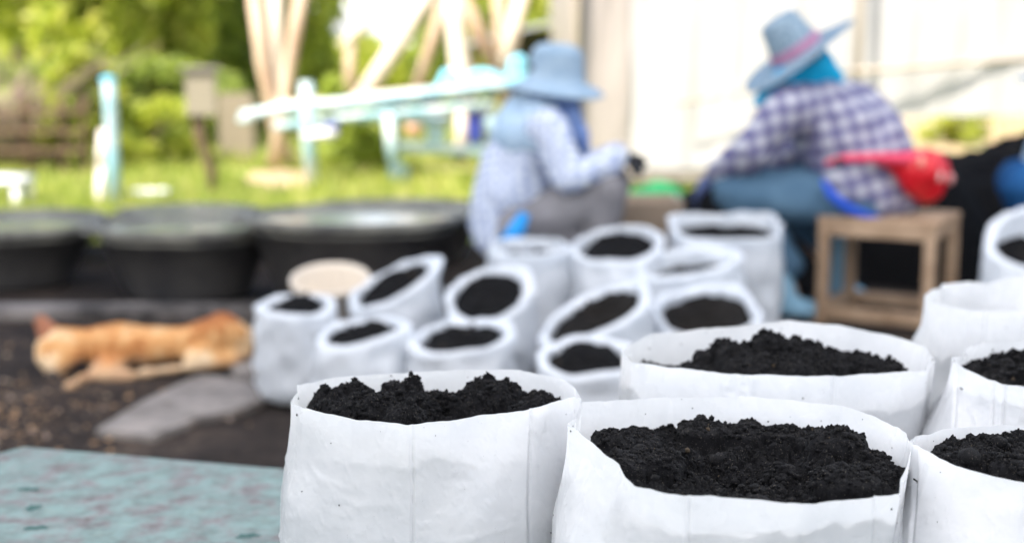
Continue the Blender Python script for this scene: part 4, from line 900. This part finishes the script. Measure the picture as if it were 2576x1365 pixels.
film((gx2, YG + .1), (gx2 + 3.2, YG + .5), .56, 3.0, M_SHEET, 3.0, zb=.60)
film((gx0 - .02, YG + .02), (gx0 - .02, YG + 6), .1, 3.0, M_SHEET2, 6.0)
for x, r_ in ((gx0, .03), (gx2, .026), (gx2 + 3.2, .035)): MB().tube([(x, YG - .06, 0), (x, YG - .06, 3.05)], r_, 12).build('post', M_PIPE, gh)
MB().tube([P(1700, 262, YG - .1), P(2150, 180, YG - .1)], .012, 10).build('brace', M_PIPE, gh)
MB().tube([P(2150, 180, YG - .1), P(2576, 148, YG + .25), P(2900, 125, YG + .4)], .02, 10).build('brace', M_PIPE, gh)
MB().tube([(gx0, YG - .05, 3.02), (gx2 + 3.2, YG + .4, 3.02)], .03, 10).build('rail', M_PIPE, gh)
MB().bar((gx1, YG - .03, .16), (gx2, YG + .0, .16), .09, .05).build('base_board', M_OLDWOOD, gh, smooth=False)

# ------------------------------------------------------------------ shade roof above the work place (unseen, sized and stretched back to shade the bags and cut frontal light)
M_ROOF = mat('shade_roof_film', (0.55, 0.58, 0.62), .6, .2); translucent(M_ROOF, .78, (0.80, 0.81, 0.84))
rf = mesh('unseen_shade_roof', [(-7, -7.5, 3.2), (8, -7.5, 3.2), (8, 6.0, 3.2), (-7, 6.0, 3.2)], [(0, 1, 2, 3)], M_ROOF, smooth=False)
tag(rf, kind='structure')

# ------------------------------------------------------------------ background: posts, timber frames, rack
M_LBPAINT = mat('light_blue_paint', (0.34, 0.55, 0.62), .5); base(M_LBPAINT, ramp(M_LBPAINT, tex(M_LBPAINT, 4, 5, .6), [(.4, (.24, .42, .48)), (.6, (.50, .57, .58))]))
M_POLE = mat('bare_eucalyptus_pole', (.5, .37, .26), .7, .2); base(M_POLE, ramp(M_POLE, tex(M_POLE, 5, 5, .6, map_scale=(1, 1, .3)), [(.35, (.36, .24, .16)), (.6, (.54, .42, .31))]))
M_POLEW = mat('pale_pole', (.66, .56, .45), .6, .3)
M_FLAKE = mat('flaking_white', (.6, .5, .45), .7); base(M_FLAKE, ramp(M_FLAKE, tex(M_FLAKE, 9, 3, .6), [(.45, (.30, .26, .2)), (.55, (.8, .72, .7))]))
M_DARKP = mat('dark_pole', (.12, .08, .05), .8, .2)
M_WHITE = mat('white_plastic', (.8, .8, .8), .4)
def pole(pts, r, mt, parent, Y, name='pole', dy=None):
    """pts in photo units at distance Y"""
    return MB().tube([P(x, y, Y + (dy[i] if dy else 0)) for i, (x, y) in enumerate(pts)], r, 10).build(name, mt, parent)
t = thing('post', 'light blue painted post standing alone in the grass at the left', 'post', tuple(G(292, 520)))
pole([(288, 522), (284, 400), (278, 270), (272, 196)], .043, M_LBPAINT, t, 9.35)
MB().lathe([(.047, -.02), (.047, .01), (.001, .018)], P(272, 198, 9.35), 16).build('cap', mat('blue_cap', (.10, .45, .62), .5), t)
t = thing('board', 'pale flaking board leaning against the lone light blue post', 'board', tuple(G(262, 480)))
xb = P(258, 400, 9.5).x; MB().bar((xb - .02, 9.42, 0), (xb + .02, 9.46, P(262, 325, 9.46).z), .085, .02, .004).build('plank', M_FLAKE, t, smooth=False)
t = thing('meter_box', 'weathered grey box on a crooked dark post in front of the trees', 'box', tuple(G(528, 500)))
p_ = P(505, 235, 9.9); MB().box(p_, (.21, .16, .31), Matrix.Rotation(R(12), 3, 'Z'), .01).build('box', mat('weathered_box', (.27, .235, .175), .8), t, smooth=False)
MB().box(p_ + Vector((0, 0, .17)), (.27, .22, .025), Matrix.Rotation(R(12), 3, 'Z'), .005).build('lid', M_OLDWOOD, t, smooth=False)
pole([(533, 502), (532, 430), (515, 380), (502, 340), (498, 285)], [.03, .035, .035, .045, .05], M_DARKP, t, 9.9, 'post')
t = thing('stool', 'white plastic stool in the grass at the left edge', 'stool', tuple(G(10, 530)))
MB().box(P(0, 452, 9.3), (.38, .34, .05), None, .018).build('seat', M_WHITE, t)
for (x, y) in ((-62, -.13), (58, -.13), (-62, .13), (58, .13)):
    a = P(x, 460, 9.3); MB().bar((a.x, 9.3 + y, 0), (a.x - .01 * (1 if x > 0 else -1), 9.3 + y * .9, a.z), .055, .045, .008).build('leg', M_WHITE, t)
t = thing('pole_tripod', 'three pale poles lashed together standing in the grass left of the rack', 'pole tripod', tuple(G(705, 425)))
pole([(632, -60), (660, 160), (694, 330), (742, 425)], [.060, .056, .052, .05], M_POLE, t, 12.2, dy=(0, 0, 0, 0))
pole([(764, -60), (728, 160), (706, 300), (684, 420)], [.060, .058, .052, .05], M_POLE, t, 12.0, dy=(0, 0, 0, 0))
pole([(688, -60), (692, 120), (700, 280), (712, 432)], [.07, .064, .055, .05], M_POLEW, t, 12.3, dy=(0, 0, 0, 0))
t = thing('timber_frame', 'leaning frame of pale unpeeled poles behind the blue rack', 'timber frame', tuple(G(1150, 410)))
for pts_, r_, m_, Yp in (([(1105, -60), (1050, 30), (980, 140), (895, 265)], .075, M_POLEW, 12.0), ([(1135, -40), (1145, 60), (1160, 190), (1166, 275)], .082, M_POLEW, 11.6), ([(1162, 270), (1160, 405)], .058, M_POLEW, 11.9),
                         ([(1128, -50), (1085, 110), (1045, 235)], .055, M_POLE, 13.0), ([(1155, -30), (1200, 70), (1250, 190)], .058, M_POLE, 12.6), ([(1250, -60), (1262, 120), (1276, 290)], .06, M_POLE, 12.9), ([(1322, -60), (1295, 60), (1268, 175)], .07, M_POLEW, 12.1),
                         ([(925, 42), (895, 80), (862, 120)], .065, M_POLEW, 14.0), ([(880, 95), (880, 180), (884, 250)], .055, M_POLE, 14.0), ([(1040, 8), (1120, -20), (1330, -45)], .05, M_POLEW, 12.1)):
    pole(pts_, r_, m_, t, Yp)
t = thing('pipe_rack', 'light blue pipe rack on a small wheel, carrying odds and ends in the grass', 'rack', tuple(G(990, 445)))
pole([(606, 292), (700, 275), (900, 255), (1100, 232), (1310, 212)], .040, M_LBPAINT, t, 11.3, 'rail')
pole([(690, 268), (900, 246), (1300, 208)], .036, M_POLEW, t, 11.9, 'rail')
pole([(690, 318), (850, 296), (1090, 276), (1240, 262)], .03, M_LBPAINT, t, 11.1, 'rail')
pole([(606, 292), (612, 300), (640, 286)], [.045, .055, .045], M_LBPAINT, t, 11.25, 'end_cap')
pole([(770, 206), (774, 330), (784, 462)], .05, M_LBPAINT, t, 10.9, 'leg')
pole([(976, 275), (984, 350), (992, 420)], .05, M_LBPAINT, t, 11.1, 'leg')
pole([(1232, 260), (1234, 330), (1236, 405)], .045, M_LBPAINT, t, 11.7, 'leg')
MB().box(P(1110, 374, 11.5), (.85, .4, .05), Matrix.Rotation(R(3), 3, 'Y'), .008).build('shelf', M_LBPAINT, t, smooth=False)
MB().box(P(805, 336, 11.0), (.26, .3, .07), None, .02).build('tray', M_WHITE, t)
MB().box(P(1000, 300, 11.2), (.85, .12, .06), Matrix.Rotation(R(2), 3, 'Y'), .01).build('board', M_LBPAINT, t)
q = P(1004, 440, 10.9); MB().lathe([(.001, -.02), (.05, -.02), (.085, -.018), (.09, 0), (.085, .018), (.05, .02), (.001, .02)], q, 28, Matrix.Rotation(R(80), 3, 'X')).build('wheel', mat('dark_teal_wheel', (.02, .07, .08), .6), t)
def small(name, label, cat, parts, base_pt):
    t_ = thing(name, label, cat, tuple(base_pt))
    for nm, mb, m_ in parts: mb.build(nm, m_, t_)
M_TARP = cloth('cyan_tarp', (.12, .48, .66), (.45, .72, .80), 5)
def bundle(label, vx, vy, Y, r, mt, cat='tarp', name='folded_tarp'):
    c = P(vx, vy, Y); t_ = thing(name, label, cat, (c.x, c.y, c.z - r[2])); blob('cloth', [('e', c, r), ('e', c + Vector((r[0] * .5, 0, -r[2] * .3)), (r[0] * .7, r[1], r[2] * .6)), ('e', c - Vector((r[0] * .6, 0, r[2] * .4)), (r[0] * .6, r[1] * .8, r[2] * .6))], mt, t_, .02, 4, .03, 5)
bundle('cyan tarp bundle on the rack at the foot of the tall white pole', 1128, 205, 11.4, (.08, .10, .09), M_TARP)
bundle('cyan tarp bundle on the rack just left of the light blue hat', 1212, 205, 11.6, (.17, .12, .09), M_TARP)
bundle('small blue and white bundle hanging beside the brim of the light blue hat', 1300, 180, 11.2, (.08, .08, .12), M_TARP, 'bundle', 'cloth_bundle')
def pail(label, vx, vy, Y, r, h, mt, name='bucket', cat='bucket'):
    c = P(vx, vy, Y); t_ = thing(name, label, cat, (c.x, c.y, c.z - h))
    MB().lathe([(.001, c.z - h), (r * .8, c.z - h), (r, c.z), (r * .95, c.z), (r * .75, c.z - h + .01), (.001, c.z - h + .01)], (c.x, c.y, 0), 28).build('pail', mt, t_)
    MB().tube([(c.x + r * math.cos(a_), c.y, c.z + .8 * r * math.sin(a_)) for a_ in np.linspace(0, math.pi, 9)], .006, 6).build('handle', M_PIPE, t_)
pail('orange bucket hung under the rack', 1040, 305, 11.4, .07, .12, mat('orange_plastic', (.62, .34, .22), .5))
pail('white and blue bucket hung under the rack', 1095, 290, 11.3, .09, .22, mat('pale_blue_plastic', (.42, .58, .78), .4))
pail('indigo blue bucket on the shelf of the rack beside the white pole', 1195, 285, 11.5, .075, .24, mat('indigo_plastic', (.05, .07, .38), .4))
pail('small indigo bucket beneath the left end of the rack', 835, 305, 11.6, .06, .12, mat('deep_blue_plastic', (.06, .07, .30), .4))
for (x, y) in ((378, 482), ):
    q = P(x, y, 9.7); c_ = thing('bowl', 'pale bowl lying in the grass between the blue post and the dark post', 'bowl', (q.x, q.y, 0))
    MB().lathe([(.001, .01), (.06, .01), (.13, .07), (.135, .085), (.12, .08), (.055, .02), (.001, .02)], (q.x, q.y, 0), 32).build('shell', M_WHITE, c_)
# far shed roof
sd_ = thing('shed', 'open shed with a grey sheet roof behind the timber frame', 'shed', (P(1330, 300, 19).x, 19, 0))
a = P(1170, 108, 18); b2 = P(1500, 20, 18)
mesh('roof', [a, b2, b2 + Vector((.3, 5, .1)), a + Vector((.3, 5, .1)), a - Vector((0, 0, .05)), b2 - Vector((0, 0, .05)), b2 + Vector((.3, 5, .05)), a + Vector((.3, 5, .05))], [(0, 1, 2, 3), (7, 6, 5, 4), (0, 4, 5, 1), (1, 5, 6, 2), (2, 6, 7, 3), (3, 7, 4, 0)], mat('grey_sheet_roof', (.35, .36, .38), .4), sd_, False)
MB().box(((a.x + b2.x) / 2 + .5, 19.5, .62), (1.5, .1, 1.24)).build('wall', mat('dark_shed_wall', (.06, .055, .045), .8), sd_, smooth=False)
for x in (a.x + .1, b2.x - .1): MB().tube([(x, 18.3, 0), (x, 18.3, 1.25 if x < b2.x - .5 else 1.55)], .05).build('post', M_DARKP, sd_)
wl = MB().box(P(598, 338, 13.2), (.34, .12, .75), None, .02).build('wall', mat('pale_block_wall', (.22, .185, .13), .8), None, smooth=False)
tag(wl, 'low pale block wall under the trees left of the pole tripod', 'wall')

# ------------------------------------------------------------------ trees, shrubs
def leaf_cloud(centres, sig, n, size, rg, droop=0.0):
    k = rg.integers(0, len(centres), n); C_ = np.asarray(centres)[k]; S = np.asarray(sig)[k]
    d = rg.normal(size=(n, 3)); d /= np.maximum(np.linalg.norm(d, axis=1), 1e-6)[:, None]; d *= (rg.uniform(.3, 1, n) ** .5)[:, None]
    c = C_ + d * S
    a = rg.normal(size=(n, 3)); a[:, 2] -= droop; a /= np.linalg.norm(a, axis=1)[:, None]
    b_ = np.cross(a, rg.normal(size=(n, 3))); b_ /= np.linalg.norm(b_, axis=1)[:, None]
    s = size * rg.uniform(.6, 1.4, n)[:, None]
    V = np.stack([c - a * s, c + b_ * s * .35, c + a * s, c - b_ * s * .35], 1).reshape(-1, 3)
    return V, np.arange(4 * n).reshape(-1, 4)
M_BARK = mat('bark', (.16, .12, .09), .9, .1); base(M_BARK, ramp(M_BARK, tex(M_BARK, 6, 6, .7, map_scale=(1, 1, .3)), [(.35, (.08, .06, .045)), (.65, (.26, .20, .15))]))
def leafmat(name, cs): return random_island_mat(name, [(0, cs[0]), (.5, cs[1]), (1, cs[2])], .5, .52)
L_YG = leafmat('yellow_green_leaves', [(.20, .25, .04), (.38, .42, .08), (.60, .56, .16)])
L_MG = leafmat('mid_green_leaves', [(.20, .26, .06), (.34, .40, .09), (.52, .54, .17)])
L_DG = leafmat('dark_green_leaves', [(.17, .22, .07), (.28, .34, .10), (.44, .48, .15)])
def tree(name, label, cat, vx, Y, crown_z, rad, n, lm, seed, size=.09, clumps=34, trunk=.10, droop=.6, group=None, lean=0):
    rg = np.random.default_rng(seed); x = (vx - 1287.5) / F_V * Y
    t_ = thing(name, label, cat, (x, Y, 0), group)
    C_ = []; S = []
    for k in range(clumps):
        d = rg.normal(size=3); d /= np.linalg.norm(d); d *= rg.uniform(.35, 1) ** .6
        C_.append((x + d[0] * rad[0], Y + d[1] * rad[1], max(.12, crown_z + d[2] * rad[2]))); q = rg.uniform(.16, .34); S.append((q * rad[0], q * rad[1], q * rad[2] * (1.6 if droop > .3 else 1)))
    V, Fq = leaf_cloud(C_, S, n, size, rg, droop); V[:, 2] = np.maximum(V[:, 2], .02)
    mesh('crown', V, Fq, lm, t_, smooth=False)
    if trunk:
        mb = MB(); top = Vector((x + lean, Y, crown_z + rad[2] * .3)); mid = Vector((x + lean * .4 + .05, Y, crown_z * .45))
        mb.tube([(x, Y, -.05), (x - .02, Y, .3), mid, top], [trunk * 1.3, trunk, trunk * .8, trunk * .35], 10)
        for k in range(min(9, clumps)): c = Vector(C_[k]); mb.tube([mid.lerp(top, .1 + .08 * k), (mid.lerp(top, .3 + .06 * k) + c) / 2 + Vector((0, 0, .05)), c], [trunk * .4, trunk * .22, trunk * .08], 6)
        mb.build('trunk', M_BARK, t_)
    return t_
GT = 'trees behind the grass'
tree('tree', 'feathery yellow green tree at the far left above the dry brush', 'tree', 60, 15.5, 2.1, (1.1, 1.0, 1.25), 9000, L_YG, 1, group=GT)
tree('tree', 'bright yellow green drooping tree behind the light blue post', 'tree', 330, 15.0, 1.75, (.95, .9, 1.35), 11000, L_YG, 2, group=GT)
tree('tree', 'dense dark green tree left of the pole tripod', 'tree', 560, 17.5, 1.9, (1.15, 1.1, 1.75), 8500, L_DG, 3, group=GT, clumps=44)
tree('tree', 'mid green tree between the bright drooping tree and the far left one', 'tree', 190, 17.5, 2.0, (1.25, 1.0, 1.6), 8500, L_MG, 4, group=GT)
tree('tree', 'mid green tree above the weathered box, with a reddish stem', 'tree', 455, 16.5, 2.0, (.8, .8, 1.5), 5500, L_MG, 5, group=GT)
tree('tree', 'slim tree with a grey trunk just right of the pole tripod', 'tree', 800, 19, 1.45, (.34, .5, 1.0), 1700, L_YG, 6, group=GT, trunk=.08, lean=-.2)
tree('tree', 'light green tree behind the leaning pale poles', 'tree', 1000, 22, .55, (1.0, .8, .58), 8000, L_YG, 7, group=GT)
tree('tree', 'brown stemmed tree between the pale poles of the timber frame', 'tree', 1090, 20, 1.5, (.35, .6, 1.3), 3000, L_MG, 8, group=GT, trunk=.16)
tree('tree', 'mid green tree directly behind the pole tripod', 'tree', 668, 18.5, 1.7, (1.0, .9, 1.5), 5500, L_YG, 10, group=GT)
tree('tree', 'bright green tree behind the shed roof', 'tree', 1260, 26, 1.3, (1.3, .9, 1.5), 9000, L_YG, 9, group=GT)
SHR = 'shrubs at the edge of the grass'
tree('shrub', 'round yellow green shrub left of the light blue post', 'shrub', 195, 12.2, .62, (.38, .35, .42), 3500, L_YG, 21, .06, 18, .02, .3, SHR)
tree('shrub', 'low bright shrub right of the light blue post', 'shrub', 390, 12.4, .35, (.5, .35, .32), 3000, L_YG, 22, .06, 16, .02, .3, SHR)
tree('shrub', 'leafy shrub under the middle of the rack', 'shrub', 905, 11.8, .42, (.36, .3, .42), 3200, L_MG, 23, .055, 16, .02, .3, SHR)
tree('shrub', 'dark shrub in the shade at the far left behind the brush', 'shrub', 100, 13.6, .5, (.7, .35, .5), 5000, L_DG, 24, .06, 20, .02, .3, SHR)
tree('shrub', 'dark shrub below the tall trees behind the weathered box', 'shrub', 420, 14.4, .5, (.9, .35, .42), 6500, L_DG, 25, .06, 24, .02, .3, SHR)
tree('shrub', 'bright green shrub at the right under the greenhouse film', 'shrub', 2400, 15.0, .22, (.35, .3, .2), 1800, L_YG, 26, .06, 16, .02, .3, SHR)
# sunlit white lumps added low on the horizon to whiten the sky gap
rc_ = np.random.default_rng(8); bm = bmesh.new()
for k in range(150):
    x = rc_.uniform(-190, 190); zz = rc_.uniform(0, 1) ** 1.4 * 46 * (1 - abs(x) / 320); q = rc_.uniform(9, 20)
    bmesh.ops.create_icosphere(bm, subdivisions=3, radius=1, matrix=Matrix.Translation((x, 330 + zz * 1.7 + rc_.uniform(-8, 8), zz)) @ Matrix.Diagonal((q * 1.5, q, q * .8, 1)))
bm.verts.index_update(); CV = np.array([v.co[:] for v in bm.verts]); CF = [[v.index for v in f.verts] for f in bm.faces]; bm.free()
CV += 3.0 * np.stack([fbm(CV, .05, 3, o) for o in (0., 3., 6.)], 1)
tag(mesh('sky_whitener', CV, CF, mat('sky_whitener_mat', (.9, .9, .9), 1.0, 0.0)), kind='structure')
# twiggy brush
rg = random.Random(5); br = thing('dry_brush', 'tangle of dry grey brown twigs at the far left', 'brush', tuple(G(20, 440)))
mb = MB(); c = G(20, 440)
for k in range(95):
    a = rg.uniform(-1.0, 1.0); p0 = Vector((c.x + rg.uniform(-.4, .25), 12.2 + rg.uniform(-.3, .3), 0)); L_ = rg.uniform(.5, 1.15)
    p1 = p0 + Vector((math.sin(a) * L_ * .5, rg.uniform(-.2, .2), L_ * .6)); p2 = p1 + Vector((math.sin(a + .5) * L_ * .5, rg.uniform(-.2, .2), L_ * .35))
    mb.tube([p0, p1, p2], [.012, .009, .004], 5)
mb.build('twigs', mat('dry_twigs', (.26, .19, .15), .8), br)
fn = thing('fence', 'dark rail fence in front of the dry brush at the left', 'fence', tuple(G(120, 420)))
for z in (.20, .36, .52): MB().bar((P(-60, 300, 11.7).x, 11.7, z), (P(215, 300, 11.7).x, 11.7, z), .07, .03).build('rail', M_DARKP, fn, smooth=False)
for x in (-40, 60, 150, 205): MB().bar((P(x, 300, 11.7).x, 11.76, 0), (P(x, 300, 11.7).x, 11.76, .64), .05, .05).build('post', M_DARKP, fn, smooth=False)
# far wood along the horizon
rg2 = np.random.default_rng(33); C_ = []; S = []
for k in range(420):
    x = rg2.uniform(-22, 22); y = rg2.uniform(36, 44); top_ = (.45 if -7.5 < x < -1.5 else 2.8) + rg2.uniform(-.3, .5); C_.append((x, y, rg2.uniform(.05, max(.1, top_)))); S.append((rg2.uniform(.5, 1.1), .6, rg2.uniform(.35, .7)))
V, Fq = leaf_cloud(C_, S, 42000, .2, rg2, .2); V[:, 2] = np.maximum(V[:, 2], .02)
tag(mesh('woodland', V, Fq, L_MG, smooth=False), 'far green wood along the horizon', 'wood', kind='stuff')
for o in bpy.data.objects:
    if 'wl' in o: del o['wl']
